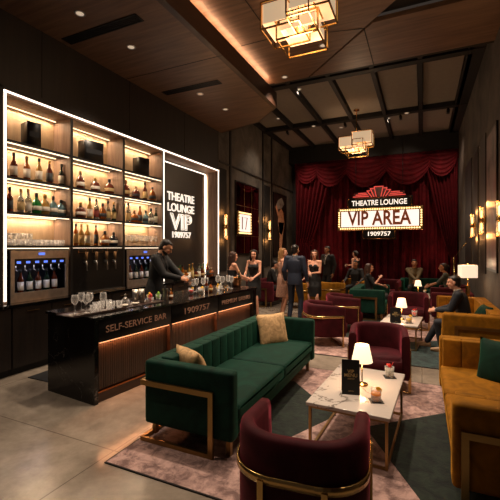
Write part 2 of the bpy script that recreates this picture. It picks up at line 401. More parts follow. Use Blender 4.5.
down(-2.75, 7.75, ZW, 'lit recessed light at the end of the glowing ceiling cove', 230)
x, y, _ = at_z(310, 122, ZP - .14); down(x, 12.35, ZP - .14, 'lit small light in the black ceiling beam left of the far chandelier', 130)
x, y, _ = at_z(406, 107, ZP - .14); down(x, 12.35, ZP - .14, 'lit small light in the black ceiling beam right of the far chandelier', 150)
for x, y, e in ((-1.7, 3.9, 190), (-.5, 3.9, 75), (-1.2, 1.2, 10), (.5, 3.6, 50), (-3.6, 1.8, 110), (-.3, 5.9, 90)):
    down(x, y, ZW if x > SX else ZS, 'recessed ceiling light overhead outside the picture near ' + {-1.7: 'the green sofa', -.5: 'the front marble table', -1.2: 'the camera', .5: 'the mustard sofa', -3.6: 'the bar end', -.3: 'the middle armchair'}[x], e)
# slot vents
def vent(x0, x1, y, z, label):
    t = thing('slot_vent', label, 'vent', ((x0 + x1) / 2, y, z), 0, 'ceiling slot vents'); w = (x1 - x0) / 2
    MB().box(-w, -.09, -.012, w, -.07, 0).box(-w, .07, -.012, w, .09, 0).box(-w, -.09, -.012, -w + .02, .09, 0).box(w - .02, -.09, -.012, w, .09, 0).build('frame', 'black_metal', t)
    MB().box(-w + .02, -.07, -.003, w - .02, .07, -.001).build('backing', 'black_paint', t)
    for yy in (-.035, 0, .035): MB().box(-w + .02, yy - .006, -.01, w - .02, yy + .006, -.003).build('slat', 'black_metal', t)
vent(-5.1, -3.62, 4.1, ZS, 'long black slot vent in the wood ceiling nearer the camera')
vent(-4.95, -3.6, 6.36, ZS, 'black slot vent farther along the low wood ceiling')

# ================================================================== CHANDELIERS
def chandelier(loc, ztop, label):
    t = thing('chandelier', label, 'chandelier', loc, 0, 'geometric brass chandeliers')
    MB().cyl((0, 0, .55), (0, 0, ztop - loc[2] - .03), .012).build('rod', 'brass', t)
    MB().cyl((0, 0, ztop - loc[2] - .03), (0, 0, ztop - loc[2]), .09).build('canopy', 'brass', t)
    def cage(nm, x0, y0, z0, x1, y1, z1, w=.02):
        f = MB()
        for x in (x0, x1):
            for y in (y0, y1): f.box(x - w / 2, y - w / 2, z0, x + w / 2, y + w / 2, z1)
        for z in (z0, z1):
            for x in (x0, x1): f.box(x - w / 2, y0, z - w / 2, x + w / 2, y1, z + w / 2)
            for y in (y0, y1): f.box(x0, y - w / 2, z - w / 2, x1, y + w / 2, z + w / 2)
        return f.build(nm, 'brass', t)
    def shade(x0, y0, z0, x1, y1, z1):
        MB().box(x0, y0, z0, x1, y0 + .006, z1).box(x0, y1 - .006, z0, x1, y1, z1).box(x0, y0, z0, x0 + .006, y1, z1).box(x1 - .006, y0, z0, x1, y1, z1).build('glass_panel', 'panel_glow', t)
    cage('frame', -.5, -.28, .14, .06, .28, .52); shade(-.48, -.26, .22, .04, .26, .5)
    cage('frame', -.08, -.4, .2, .5, .12, .6); shade(-.06, -.38, .26, .48, .1, .58)
    cage('frame', -.3, -.18, 0, .3, .38, .3); shade(-.26, -.14, .14, .26, .34, .28)
    cage('frame', -.04, -.5, .08, .26, -.04, .34, .016)
    lamp('POINT', 'chandelier_lamp', (0, 0, .38), 10, 'ffcfa0', .22, t)
    lamp('POINT', 'chandelier_lamp', (0, 0, -.12), 42, 'ffd6aa', .2, t)
chandelier((-1.58, 5.13, 4.7), ZW, 'large brass and glowing panel chandelier hanging from the wood ceiling nearest the camera')
chandelier((-1.84, 11.8, 4.62), ZP, 'smaller-looking far brass chandelier of glowing boxes in front of the stage curtain')

# ================================================================== BACK BAR
t = thing('back_bar_shelving', 'tall dark wood back bar shelving built into the left wall with glowing warm light strips', 'shelving', (0, 0, 0))
dv = [3.2, 4.28, 5.45, 6.64, 9.07]
sz = [1.76, 2.235, 2.73, 3.24, 3.85]
XF, XK = -5.2, -5.6
MB().box(-5.62, 3.17, NZ0, XK, 6.66, NZ1).build('back_panel', 'shelf_back', t)
mb = MB()
for y in (3.2, 9.07): mb.box(XK, y - .03, NZ0, XF + .01, y + .03, 3.92)
mb.box(XK, 3.17, 3.85, XF + .01, 9.1, 3.92); mb.build('casing', 'shelf_wood', t)
for y in dv[1:4]: MB().box(XK, y - .02, NZ0, XF, y + .02, 3.85).build('divider', 'shelf_wood', t)
for i in range(3):
    MB().box(XF - .005, dv[i + 1] - .022, NZ0, XF + .006, dv[i + 1] + .022, 3.85).build('divider_edge', 'dark_frame', t)
mb = MB().box(XF, 3.13, NZ0, XF + .02, 3.17, 3.96).box(XF, 9.1, NZ0, XF + .02, 9.14, 3.96).box(XF, 3.13, 3.93, XF + .02, 9.14, 3.97).build('border', 'dark_frame', t)
mb = MB().box(XF + .012, 3.185, 1.0, XF + .024, 3.215, 3.905).box(XF + .012, 3.185, 3.88, XF + .024, 9.09, 3.905).box(XF + .012, 9.06, .99, XF + .024, 9.085, 3.905).box(XF + .012, 6.637, .99, XF + .024, 6.657, 3.88)
mb.build('light_outline', 'led_bright', t)
for i in range(3):
    a, b = dv[i] + .03, dv[i + 1] - .025
    for k, z in enumerate(sz):
        if k < 4:
            MB().box(XK, a - .01, z - .022, XF - .01, b + .01, z + .012).build('shelf', 'dark_frame', t)
        if k < 4: MB().box(XF - .05, a, z - .036, XF - .03, b, z - .024).build('light_strip', 'led_warm', t)
        if k: MB().box(XK + .07, a + .02, z - .034, XK + .085, b - .02, z - .022).build('light_strip', 'led_shelf', t)
        if k: lamp('AREA', 'shelf_lamp', (XK + .0775, (a + b) / 2, z - .036), 7, 'ffdcb4', shape='RECTANGLE', size=.02, size_y=b - a - .1)
# sign bay
MB().box(XK - .02, 6.66, NZ0, XK + .02, 9.04, 3.85).build('sign_backing', 'charcoal_panel', t)
MB().box(XK + .02, 9.0, 1.0, XK + .035, 9.03, 3.8).box(XK + .02, 6.7, 3.79, XK + .035, 9.0, 3.81).build('corner_light', 'led_bright', t)
lamp('AREA', 'corner_lamp', (XK + .045, 8.985, 2.4), 18, 'ffdcb4', shape='RECTANGLE', size=.02, size_y=2.7, rot=(R(90), 0, R(45)))
def ty(u): return at_x(u, 0, XK)[1]
SG = thing('wall_sign', 'glowing white sign reading THEATRE LOUNGE VIP 1909757 on the dark panel of the back bar', 'sign', (XK + .02, 7.55, 2.6))
for s_, z, hgt, wd in (('THEATRE', .39, .28, 1.16), ('LOUNGE', .12, .28, 1.14), ('1909757', -.55, .21, .8)):
    text(s_, 'lettering', 'letter_glow', SG, face_x(.015, .3, z), hgt, .008, .003, fit=wd)
text('VIP', 'lettering', 'letter_glow', SG, face_x(.015, .3, -.24), .54, .012, -.02, fit=.84)
text('VIP', 'letter_outline', 'letter_glow', SG, face_x(.02, .3, -.24), .54, outline=.009, off=.012, fit=.95)

# worktop and base cabinets
MB().box(-5.6, 2.0, .93, -4.98, 9.12, .97).build('back_worktop', 'black_marble'); tag(bpy.data.objects['back_worktop'], 'long black stone worktop running under the glowing back bar shelves', 'worktop')
mb = MB().box(-5.19, 1.3, 0, -5.0, 1.98, .97).build('side_panel_unit', 'cabinet_wood'); tag(mb, 'plain dark wood end cabinet against the left wall, at the picture edge', 'cabinet')
for i in range(6):
    y0 = 2.0 + i * 1.18
    c = thing('base_cabinet', 'dark wood base cabinet under the worktop, ' + ['nearest the camera at the picture edge', 'below the near wine dispenser', 'below the beer taps', 'below the far wine dispenser', 'below the THEATRE LOUNGE sign, nearer half', 'below the THEATRE LOUNGE sign, farthest one'][i], 'cabinet', (-5.0, y0, 0), 0, 'back bar base cabinets')
    MB().box(-.6, .005, .1, -.02, 1.175, .93).build('body', 'cabinet_wood', c)
    MB().box(-.6, .005, 0, -.07, 1.175, .1).build('plinth', 'black_paint', c)
    for q in (0, 1):
        d = MB().box(-.02, .01 + q * .586, .11, 0, .582 + q * .586, .92).build('door', 'cabinet_wood', c)
        MB().bar((.018, .2 + q * .586, .86), (.018, .38 + q * .586, .86), .01, .01).box(0, .22 + q * .586, .856, .014, .23 + q * .586, .864).box(0, .35 + q * .586, .856, .014, .36 + q * .586, .864).build('handle', 'dark_brass', d)
MB().box(-4.78, 3.25, 0, -4.15, 6.4, .012).build('floor_mat', 'mat_rubber'); tag(bpy.data.objects['floor_mat'], 'black rubber floor mat in the aisle behind the bar', 'mat')

# wine dispensers
def bottle_mesh_set(kind):
    P = {'tall': ([(0, 0), (.037, .002), (.038, .02), (.038, .17), (.03, .2), (.015, .225), (.013, .29), (.015, .292)], .315),
         'round': ([(0, 0), (.045, .002), (.052, .03), (.053, .12), (.035, .165), (.014, .185), (.013, .225), (.015, .226)], .25),
         'squat': ([(0, 0), (.055, .002), (.06, .02), (.06, .1), (.045, .13), (.016, .145), (.014, .175), (.016, .176)], .2),
         'slim': ([(0, 0), (.03, .002), (.031, .02), (.031, .2), (.022, .23), (.012, .25), (.011, .31), (.013, .312)], .335)}[kind]
    return P
BP = {}
def bottle(loc, kind, liq, lab, cap, label, group, s=1.0, rz=0, cat='bottle'):
    key = (kind, liq, lab, cap)
    if key in BP: return dup(BP[key], loc, rz, label, group, s)
    prof, top = bottle_mesh_set(kind); r = prof[3][0]
    t = thing('bottle', label, cat, loc, rz, group); t.scale = (s,) * 3
    MB().lathe(prof, n=18).build('glass_body', liq, t)
    z0, z1 = prof[2][1] + .02, prof[3][1] - .02
    MB().lathe([(r + .001, z0), (r + .0015, z0 + .001), (r + .0015, z1), (r + .001, z1)], n=18).build('paper_label', lab, t)
    MB().lathe([(0, prof[-1][1] - .02), (.017, prof[-1][1] - .02), (.017, top), (0, top)], n=12).build('cap', cap, t)
    BP[key] = t; KID[t.name] = [(c, []) for c in kids(t)]; return t
ORD = ['first', 'second', 'third', 'fourth', 'fifth', 'sixth', 'seventh', 'eighth', 'ninth', 'tenth', 'eleventh', 'twelfth']
LIQN = {'amber': 'amber', 'dark_amber': 'dark amber', 'gold_glass': 'pale gold', 'clear_bottle': 'clear', 'green_glass': 'bright green', 'dark_green_glass': 'dark green', 'blue_glass': 'pale blue', 'navy_glass': 'dark navy'}
LABN = {'label_white': 'white', 'label_cream': 'cream', 'label_dark': 'black', 'label_red': 'red'}
SHAPEN = {'tall': 'tall', 'round': 'round-shouldered', 'squat': 'squat', 'slim': 'slim'}
def row(us, X, z, specs, where, group):
    for i, (u, sp) in enumerate(zip(us, specs)):
        k, l, b, c, s = sp; y = at_x(u, 0, X)[1]
        bottle((X, y, z), k, l, b, c, f'{LIQN[l]} {SHAPEN[k]} bottle, {LABN[b]} label, {ORD[i]} from left, {where}', group, s * 1.2)
Xb = -5.38
row([13.9, 26.9, 39.1, 49.4, 61.4], Xb, sz[2] + .012, [('tall', 'dark_amber', 'label_white', 'cap_black', 1), ('tall', 'amber', 'label_white', 'cork', .98), ('tall', 'gold_glass', 'label_white', 'cap_black', 1), ('tall', 'dark_amber', 'label_dark', 'cap_gold', 1), ('tall', 'dark_green_glass', 'label_white', 'cap_black', .98)], 'upper bottle shelf, left bay', 'bottles on the upper bottle shelf, left bay')
row([80.4, 95.3, 109.2], Xb, sz[2] + .012, [('round', 'dark_amber', 'label_white', 'cork', 1.08), ('squat', 'dark_amber', 'label_white', 'cap_gold', 1.1), ('squat', 'dark_amber', 'label_cream', 'cap_black', 1.2)], 'upper bottle shelf, middle bay', 'bottles on the upper bottle shelf, middle bay')
row([126, 136, 145, 152.4], Xb, sz[2] + .012, [('round', 'dark_amber', 'label_cream', 'cork', 1.15), ('squat', 'dark_amber', 'label_dark', 'cork', 1.1), ('tall', 'dark_amber', 'label_cream', 'cap_black', 1.05), ('round', 'amber', 'label_dark', 'cap_black', 1.1)], 'upper bottle shelf, right bay', 'bottles on the upper bottle shelf, right bay')
row([9.6, 20.9, 28.3, 36.5, 44.9, 53.3, 61.2], Xb, sz[1] + .012, [('tall', 'dark_amber', 'label_dark', 'cap_black', .98), ('tall', 'clear_bottle', 'label_cream', 'cork', .95), ('tall', 'clear_bottle', 'label_white', 'cork', 1), ('round', 'green_glass', 'label_white', 'cap_black', 1.1), ('round', 'gold_glass', 'label_white', 'cap_gold', 1.1), ('round', 'blue_glass', 'label_white', 'cap_black', 1.05), ('squat', 'blue_glass', 'label_white', 'cap_black', 1.15)], 'middle bottle shelf, left bay', 'bottles on the middle bottle shelf, left bay')
row([80.5, 89.8, 96.5, 102.7, 108, 113.8], Xb, sz[1] + .012, [('squat', 'dark_amber', 'label_white', 'cap_gold', 1.15), ('tall', 'gold_glass', 'label_white', 'cap_black', 1), ('tall', 'clear_bottle', 'label_red', 'cap_black', 1), ('round', 'amber', 'label_dark', 'cap_black', 1.05), ('tall', 'clear_bottle', 'label_cream', 'cap_black', .98), ('tall', 'dark_green_glass', 'label_cream', 'cap_gold', .98)], 'middle bottle shelf, middle bay', 'bottles on the middle bottle shelf, middle bay')
row([128.5, 134.5, 140, 145.6, 151, 156], Xb, sz[1] + .012, [('tall', 'clear_bottle', 'label_cream', 'cap_black', 1.05), ('squat', 'amber', 'label_dark', 'cork', 1.05), ('tall', 'amber', 'label_dark', 'cap_black', .98), ('round', 'blue_glass', 'label_dark', 'cap_black', .95), ('round', 'clear_bottle', 'label_white', 'cap_black', 1.15), ('tall', 'dark_green_glass', 'label_white', 'cap_black', 1)], 'middle bottle shelf, right bay', 'bottles on the middle bottle shelf, right bay')
row([76, 81.5, 87.5, 96, 105, 113.5], Xb, sz[0] + .012, [('slim', 'amber', 'label_cream', 'cap_black', .95), ('tall', 'gold_glass', 'label_cream', 'cork', 1), ('tall', 'gold_glass', 'label_white', 'cap_gold', 1), ('slim', 'amber', 'label_dark', 'cap_black', .95), ('squat', 'amber', 'label_white', 'cap_black', 1.15), ('squat', 'navy_glass', 'label_white', 'cap_black', 1.1)], 'lowest shelf, middle bay', 'bottles on the lowest shelf, middle bay')
# gift boxes on the top shelf
for u, wd, lb in ((31, .2, 'left bay'), (91, .36, 'middle bay'), (141, .26, 'right bay')):
    y = at_x(u, 0, -5.36)[1]
    b = thing('presentation_box', f'black presentation box standing on the top shelf of the {lb}', 'box', (-5.36, y, sz[3] + .013), R(-12), 'black boxes on the top shelf')
    MB().soft(-.11, -wd / 2, 0, .11, wd / 2, .36, .006, 1).build('carton', 'black_plastic', b)
    MB().box(.11, -wd / 2 + .03, .14, .113, wd / 2 - .03, .22).build('printed_panel', 'label_dark', b)
# glasses
def wineglass(s=1):
    t = thing('wine_glass', 'x', 'glass')
    MB().lathe([(0, 0), (.034, .001), (.034, .004), (.005, .008), (.004, .09), (.012, .1), (.034, .125), (.041, .15), (.038, .19), (.033, .215), (.031, .215), (.036, .19), (.039, .15), (.032, .127), (.01, .104), (0, .1)], n=18).build('glass_bowl', 'glass', t)
    return t
def tumbler():
    t = thing('tumbler', 'x', 'glass')
    MB().lathe([(0, 0), (.032, .001), (.038, .09), (.036, .09), (.03, .01), (0, .01)], n=16).build('glass_wall', 'frosty', t); return t
WG = wineglass(); TU = tumbler(); TB = tumbler(); kids(TB)[0].data = kids(TB)[0].data.copy(); kids(TB)[0].data.materials[0] = M['glass']; WGu = TUu = True
_used = {}
def place(proto, loc, label, group, sc=1, rz=0):
    if proto.name not in _used:
        _used[proto.name] = 1; KID[proto.name] = [(c, []) for c in kids(proto)]
        proto.location = loc; proto['label'] = label; proto['group'] = group; proto.scale = (sc,) * 3; proto.rotation_euler = (0, 0, rz); return proto
    return dup(proto, loc, rz, label, group, sc)
n = 0
for i in range(12): place(TU, (-5.3, 3.29 + i * .081, sz[0] + .012), 'clear glass tumbler in the front row on the lowest shelf of the left bay', 'tumblers in the front row, left bay')
for i in range(12): place(TU, (-5.4, 3.29 + i * .081, sz[0] + .012), 'clear tumbler in the rear row on the lowest shelf of the left bay', 'tumblers in the rear row, left bay')
for i in range(6): place(TU, (-5.4, 3.3 + i * .081, sz[0] + .103), 'clear tumbler stacked upon the rear row, left bay lowest shelf', 'stacked tumblers, left bay')
for r_, X in ((0, -5.28), (1, -5.42)):
    for i in range(7): place(WG, (X, 5.58 + i * .15 + r_ * .05, sz[0] + .012), 'clear stemmed wine glass on the lowest shelf of the right bay, ' + ('front row' if r_ == 0 else 'rear row'), 'stemmed glasses on the right bay shelf, ' + ('front' if r_ == 0 else 'rear'), 1.0)

def dispenser(y0, y1, label, where):
    w = y1 - y0; z0, z1 = .97, 1.70
    t = thing('wine_dispenser', label, 'wine dispenser', (-5.2, (y0 + y1) / 2, z0), 0, 'built-in wine dispensers'); h = z1 - z0
    MB().box(-.4, -w / 2, 0, -.38, w / 2, h).box(-.4, -w / 2, 0, 0, -w / 2 + .02, h).box(-.4, w / 2 - .02, 0, 0, w / 2, h).box(-.4, -w / 2, h - .02, 0, w / 2, h).box(-.4, -w / 2, 0, 0, w / 2, .1).build('body', 'black_metal', t)
    MB().box(0, -w / 2, 0, .02, w / 2, .13).box(0, -w / 2, h - .12, .02, w / 2, h).box(0, -w / 2, .13, .02, -w / 2 + .05, h - .12).box(0, w / 2 - .05, .13, .02, w / 2, h - .12).build('steel_surround', 'brushed_steel', t)
    MB().box(-.02, -w / 2 + .05, h - .21, .012, w / 2 - .05, h - .12).build('control_panel', 'black_plastic', t)
    MB().box(.02, -.05, h - .07, .023, .05, h - .035).build('status_screen', 'screen_blue', t)
    MB().box(-.376, -w / 2 + .03, .12, -.372, w / 2 - .03, h - .13).build('lit_back', 'cool_inside', t)
    for i in range(6):
        y = -w / 2 + .115 + i * (w - .23) / 5
        MB().box(.012, y - .03, h - .185, .015, y + .03, h - .155).build('display', 'screen_blue', t)
        MB().cyl((-.06, y, h - .21), (-.06, y, h - .29), .008, n=8).cyl((-.06, y, h - .27), (-.02, y, h - .3), .006, n=8).build('nozzle', 'steel', t)
    lamp('AREA', 'dispenser_lamp', (-.03, 0, h - .215), .9, 'd8dcff', parent=t, shape='RECTANGLE', size=.02, size_y=w - .2)
    for i in range(6):
        y = (y0 + y1) / 2 - w / 2 + .115 + i * (w - .23) / 5
        bottle((-5.36, y, z0 + .1), 'tall', ['dark_green_glass', 'dark_amber'][i % 2], 'label_white', 'cap_black', f'dark wine bottle with white label inside the {where} dispenser, {ORD[i]} from the left', f'wine bottles in the {where} dispenser', 1.12)
dispenser(3.28, 4.2, 'stainless steel wine dispenser with six blue displays in the left bay', 'near')
dispenser(5.52, 6.56, 'stainless steel wine dispenser behind the bartender in the right bay', 'far')
# beer tap wall
t = thing('beer_tap_wall', 'black beer tap panel with four wooden tap handles between the two wine dispensers', 'beer taps', (-5.2, 4.865, .97))
MB().box(-.03, -.56, 0, 0, .56, .76).build('panel', 'black_plastic', t)
for i, u in enumerate((86.4, 96.5, 106.8, 115.0)):
    y = at_x(u, 0, -5.15)[1] - 4.865
    tp = MB().cyl((0, y, .53), (.05, y, .53), .022, n=12).cyl((.05, y, .55), (.07, y, .38), .016, .01, n=10).build('tap', 'steel', t)
    MB().cyl((.05, y, .55), (.055, y, .7), .017, .026, n=10).build('handle', 'cork', tp)
for y0, y1 in ((-.45, -.3), (-.17, .07), (.17, .42)):
    MB().box(0, y0, .685, .004, y1, .75).build('plaque', 'dark_brass', t); MB().box(.003, y0 + .006, .691, .006, y1 - .006, .744).build('plaque_face', 'black_plastic', t)
MB().box(-.02, -.5, .0, .12, .5, .025).build('drip_tray', 'steel', t)
MB().box(-5.6, 4.31, .97, -5.24, 5.42, 1.73).build('niche_filler', 'black_paint', bpy.data.objects['back_bar_shelving'])

# ================================================================== BAR COUNTER
BD = Vector((.34, 3.62, 0)).normalized(); BN = Vector((BD.y, -BD.x, 0)); BA = math.atan2(-BD.x, BD.y)
B0 = (-3.27, 2.985, 0); BL = 3.64; BW = .87
bar = thing('bar_counter', 'black marble bar counter lettered SELF-SERVICE BAR with glowing slatted wood front', 'bar counter', B0, BA)
# local frame: +y along the bar, +x towards the lounge; front at x=0
MB().box(-BW - .02, -.02, .94, .02, BL + .02, .97).build('countertop', 'black_marble', bar)
MB().box(-BW, 0, 0, 0, .05, .94).build('end_panel', 'black_marble', bar)
MB().box(-BW, BL - .1, 0, 0, BL, .94).build('end_panel', 'black_marble', bar)
MB().box(-BW + .02, .05, .08, -.08, BL - .1, .94).build('carcass', 'cabinet_wood', bar)
seg = [.05, 1.24, 2.36, BL - .1]
for i in range(3):
    a, b = seg[i] + .006, seg[i + 1] - .006
    MB().soft(-.08, a, .68, -.004, b, .935, .004, 1).build('front_band', 'black_metal', bar)
    mb = MB()
    k = int((b - a) / .032)
    for j in range(k): mb.box(-.08, a + .02 + j * (b - a - .04) / k, .13, -.066, a + .02 + (j + .82) * (b - a - .04) / k, .68)
    mb.build('slatted_panel', 'slat_wood', bar)
    MB().box(-.045, a + .03, .668, -.015, b - .03, .678).build('light_strip', 'led_bar', bar)
    lamp('AREA', 'bar_front_lamp', (-.04, (a + b) / 2, .665), 6.5, 'ffa870', parent=bar, shape='RECTANGLE', size=.02, size_y=b - a - .08)
    MB().box(-.075, a, .105, -.035, b, .118).build('lower_trim', 'copper', bar)
for y in (seg[1], seg[2]): MB().box(-.08, y - .02, .08, -.01, y + .02, .68).build('upright', 'fascia_wood', bar)
MB().box(-.09, .05, 0, -.03, BL - .1, .1).build('kick_board', 'fascia_wood', bar)
for s_, i, dy, wd, sz_ in (('SELF-SERVICE', 0, -.14, .71, .11), ('BAR', 0, .375, .22, .11), ('1909757', 1, 0, .6, .125), ('PREMIUM', 2, -.25, .46, .1), ('DRINKS', 2, .25, .4, .1)):
    text(s_, 'lettering', 'letter_copper', bar, face_x(-.001, (seg[i] + seg[i + 1]) / 2 + dy, .81), sz_, .003, 0, fit=wd)
# ================================================================== FURNITURE
def channels(mb, x0, x1, y0, y1, z0, z1, n, axis='x'):
    for i in range(n):
        if axis == 'x': mb.soft(x0 + (x1 - x0) * i / n, y0, z0, x0 + (x1 - x0) * (i + 1) / n, y1, z1, .018, 3)
        else: mb.soft(x0, y0 + (y1 - y0) * i / n, z0, x1, y0 + (y1 - y0) * (i + 1) / n, z1, .018, 3)
def sofa(loc, rz, W, D, Hh, mat, label, cat='sofa', n=2, group=None, seat=.42, at_=.13, chan_arm=False, kind='sofa', frame_ends=(-1, 1), nch=None, fo=.17):
    t = thing(kind, label, cat, loc, rz, group); w = W / 2; d = D / 2; a = at_
    MB().soft(-w + a, -d + .02, .15, w - a, d - .03, .27, .02, 2).build('base', mat, t)
    mb = MB(); mb.soft(-w + .03, -d, .15, w - .03, -d + .12, Hh - .01, .035, 4)
    channels(mb, -w + a, w - a, -d + .09, -d + .22, .3, Hh, nch or int((W - 2 * a) / .17)); mb.build('backrest', mat, t)
    for s in (-1, 1):
        mb = MB(); mb.soft(min(s * w, s * (w - a)), -d, .15, max(s * w, s * (w - a)), d, Hh - .01, .04, 4)
        if chan_arm:
            xa, xb = sorted((s * (w - a + .01), s * (w - a - .07))); channels(mb, xa, xb, -d + .2, d - .03, .36, Hh - .012, 4, 'y')
        mb.build('armrest', mat, t)
    for i in range(n):
        x0 = -w + a + (W - 2 * a) * i / n; x1 = -w + a + (W - 2 * a) * (i + 1) / n
        MB().soft(x0 + .004, -d + .2, .26, x1 - .004, d - .005, seat, .045, 4, .012).build('seat_cushion', mat, t)
    for s in frame_ends:
        x = s * (w + .014)
        f = MB(); yf = d - fo
        f.box(x - .012, -d - .02, .5, x + .012, yf, .545).box(x - .012, yf - .045, 0.035, x + .012, yf, .5).box(x - .012, -d - .02, 0, x + .012, yf, .035)
        f.build('metal_frame', 'dark_brass', t)
    MB().box(-w - .02, -d - .025, 0, w + .02, -d + .01, .035).build('floor_rail', 'dark_brass', t)
    MB().box(-w - .02, -d - .025, .5, -w + .06, -d + .0, .545).box(w - .06, -d - .025, .5, w + .02, -d, .545).build('frame_return', 'dark_brass', t)
    for s in (-1, 1): MB().box(s * (w - .1) - .02, -d + .03, .03, s * (w - .1) + .02, -d + .07, .16).build('leg', 'dark_brass', t); MB().box(s * (w - .1) - .02, d - .1, 0, s * (w - .1) + .02, d - .06, .16).build('leg', 'dark_brass', t)
    return t
FR = 0.012
sofa((-1.83, 3.91, FR), R(-90), 2.54, .9, .73, 'green_velvet', 'large emerald velvet sofa with channelled back and brass frame in front of the bar', at_=.12)
sofa((.66, 3.82, FR), R(90), 2.1, .96, .73, 'mustard_velvet', 'mustard velvet sofa nearest the camera along the right wall', chan_arm=True, at_=.17, fo=.05)
sofa((.72, 7.6, FR), R(90), 2.4, .88, .73, 'mustard_velvet', 'mustard velvet sofa with brass side frame holding the suited man, by the right wall', chan_arm=True, at_=.14)
sofa((-1.2, 9.95, FR), R(-90), 1.5, .82, .73, 'green_velvet', 'green velvet loveseat holding the woman with long brown hair', n=1)
sofa((.2, 12.95, 0), R(180), 1.7, .85, .74, 'green_velvet', 'green velvet sofa below the stage behind the man in khaki', n=2)
sofa((-4.35, 10.75, 0), R(-90), 1.5, .85, .74, 'burgundy_velvet', 'burgundy velvet sofa against the left wall under the mirror', n=1)
sofa((.62, 10.1, 0), R(90), 1.3, .85, .72, 'burgundy_velvet', 'burgundy velvet sofa beside the square-shaded lamp at the right wall', n=1)

def pillow(loc, rot, s, mat, label, th=.085):
    mb = MB(); N = 14
    def f(sg):
        def g(u, v):
            x = (u - .5) * 2; y = (v - .5) * 2
            k = (max(0, 1 - abs(x) ** 2.6) * max(0, 1 - abs(y) ** 2.6)) ** .5
            pin = 1 - .07 * (1 - abs(y) ** 2) * abs(x) ** 4; pin2 = 1 - .07 * (1 - abs(x) ** 2) * abs(y) ** 4
            return (x * s / 2 * pin, y * s / 2 * pin2, sg * th * k + .004 * math.sin(9 * x + 4 * y) * k)
        return g
    mb.grid(f(1), N, N); mb.grid(f(-1), N, N); bmesh.ops.remove_doubles(mb.bm, verts=mb.bm.verts[:], dist=.0005)
    o = mb.build('throw_pillow', mat, None, loc); o.rotation_euler = rot; return tag(o, label, 'pillow')
# pillows: local z is the face normal; sofa faces +x
pillow((-1.94, 2.93, .60), (R(72), R(0), R(152)), .44, 'gold_satin', 'pale gold satin pillow against the near armrest of the green sofa')
pillow((-1.89, 4.82, .60), (R(72), R(0), R(52)), .46, 'gold_satin', 'pale gold satin pillow at the far end of the green sofa')
pillow((.72, 4.33, .60), (R(74), R(0), R(-28)), .46, 'pillow_green', 'dark green velvet pillow on the mustard sofa nearest the camera', .08)
pillow((.9, 7.25, .58), (R(62), R(0), R(-80)), .44, 'pillow_green', 'dark green pillow behind the suited man on the far mustard sofa')

def barrel(loc, rz, mat, label, group=None, w=.36, dep=.37, hb=.74, ha=.69):
    t = thing('barrel_armchair', label, 'armchair', loc, rz, group)
    # U path, facing +y
    def upath(hw, back, front, rc, n=10):
        p = [(hw, front)]
        p += [(hw, front + (back + rc - front) * k / 4) for k in range(1, 4)]
        for i in range(n + 1):
            a = -i * math.pi / 2 / n; p.append((hw - rc + rc * math.cos(a), back + rc + rc * math.sin(a)))
        for i in range(n + 1):
            a = -math.pi / 2 - i * math.pi / 2 / n; p.append((-hw + rc + rc * math.cos(a), back + rc + rc * math.sin(a)))
        p += [(-hw, back + rc + (front - back - rc) * k / 4) for k in range(1, 4)] + [(-hw, front)]
        return p
    mid = upath(w - .045, -dep + .045, dep - .1, .25)
    def shell(path, z0, zt, th, rnd):
        rings = []
        for i, (x, y) in enumerate(path):
            a = Vector(path[max(0, i - 1)]); b = Vector(path[min(len(path) - 1, i + 1)]); tg = (b - a).normalized(); nr = Vector((tg.y, -tg.x))
            top = zt(y); ring = []
            for k in range(14):
                an = 2 * math.pi * k / 14; cx = math.copysign(abs(math.cos(an)) ** rnd, math.cos(an)); cz = math.copysign(abs(math.sin(an)) ** (rnd * .45), math.sin(an))
                zz = (z0 + top) / 2 + (top - z0) / 2 * cz
                ring.append((x + nr.x * cx * th / 2, y + nr.y * cx * th / 2, zz))
            rings.append(ring)
        return rings
    zt = lambda y: ha + (hb - ha) * min(1, max(0, (dep - .1 - y) / (2 * dep - .3)))
    mb = MB(); mb.loft(shell(mid, .17, zt, .095, .55)); mb.build('shell_back', mat, t)
    seat = [(x * .9, y * .9 + .02) for x, y in upath(w - .06, -dep + .08, dep - .02, .2)]
    b = bmesh.new(); 
    me = MB().prism(seat, .2, .43); bmesh.ops.bevel(me.bm, geom=[e for e in me.bm.edges if abs(e.verts[0].co.z - e.verts[1].co.z) < .001], offset=.035, segments=3, affect='EDGES')
    for f in me.bm.faces: f.smooth = True
    me.build('seat_cushion', mat, t); b.free()
    out = upath(w + .008, -dep - .008, dep - .13, .26)
    mb = MB()
    for (xa, ya), (xb, yb) in zip(out, out[1:]): mb._faces([(xa, ya, .5), (xb, yb, .5), (xb, yb, .545), (xa, ya, .545), (xa * .965, ya * .965, .5), (xb * .965, yb * .965, .5), (xb * .965, yb * .965, .545), (xa * .965, ya * .965, .545)], [(0, 1, 2, 3), (5, 4, 7, 6), (3, 2, 6, 7), (1, 0, 4, 5)], True)
    mb.build('metal_band', 'brass', t)
    for x, y in ((w, dep - .15), (-w, dep - .15), (w * .45, -dep - .002), (-w * .45, -dep - .002)):
        MB().box(x - .016, y - .01, 0, x + .016, y + .01, .52).build('leg', 'brass', t)
    MB().box(-w + .02, dep - .16, 0, w - .02, dep - .14, .025).build('floor_rail', 'brass', t)
    return t
BG = 'burgundy barrel armchairs'
barrel((-.64, 2.16, FR), R(6), 'burgundy_velvet', 'burgundy velvet barrel armchair in the foreground with its back and brass band to the camera', BG, w=.37, dep=.36)
barrel((-.5, 4.95, 0.002), R(186), 'burgundy_velvet', 'burgundy barrel armchair facing the camera beyond the front marble table', BG, w=.35, dep=.35)
barrel((-1.62, 6.72, FR), R(-58), 'burgundy_velvet', 'burgundy barrel armchair just behind the green sofa, nearer of two', BG, w=.38, dep=.36)
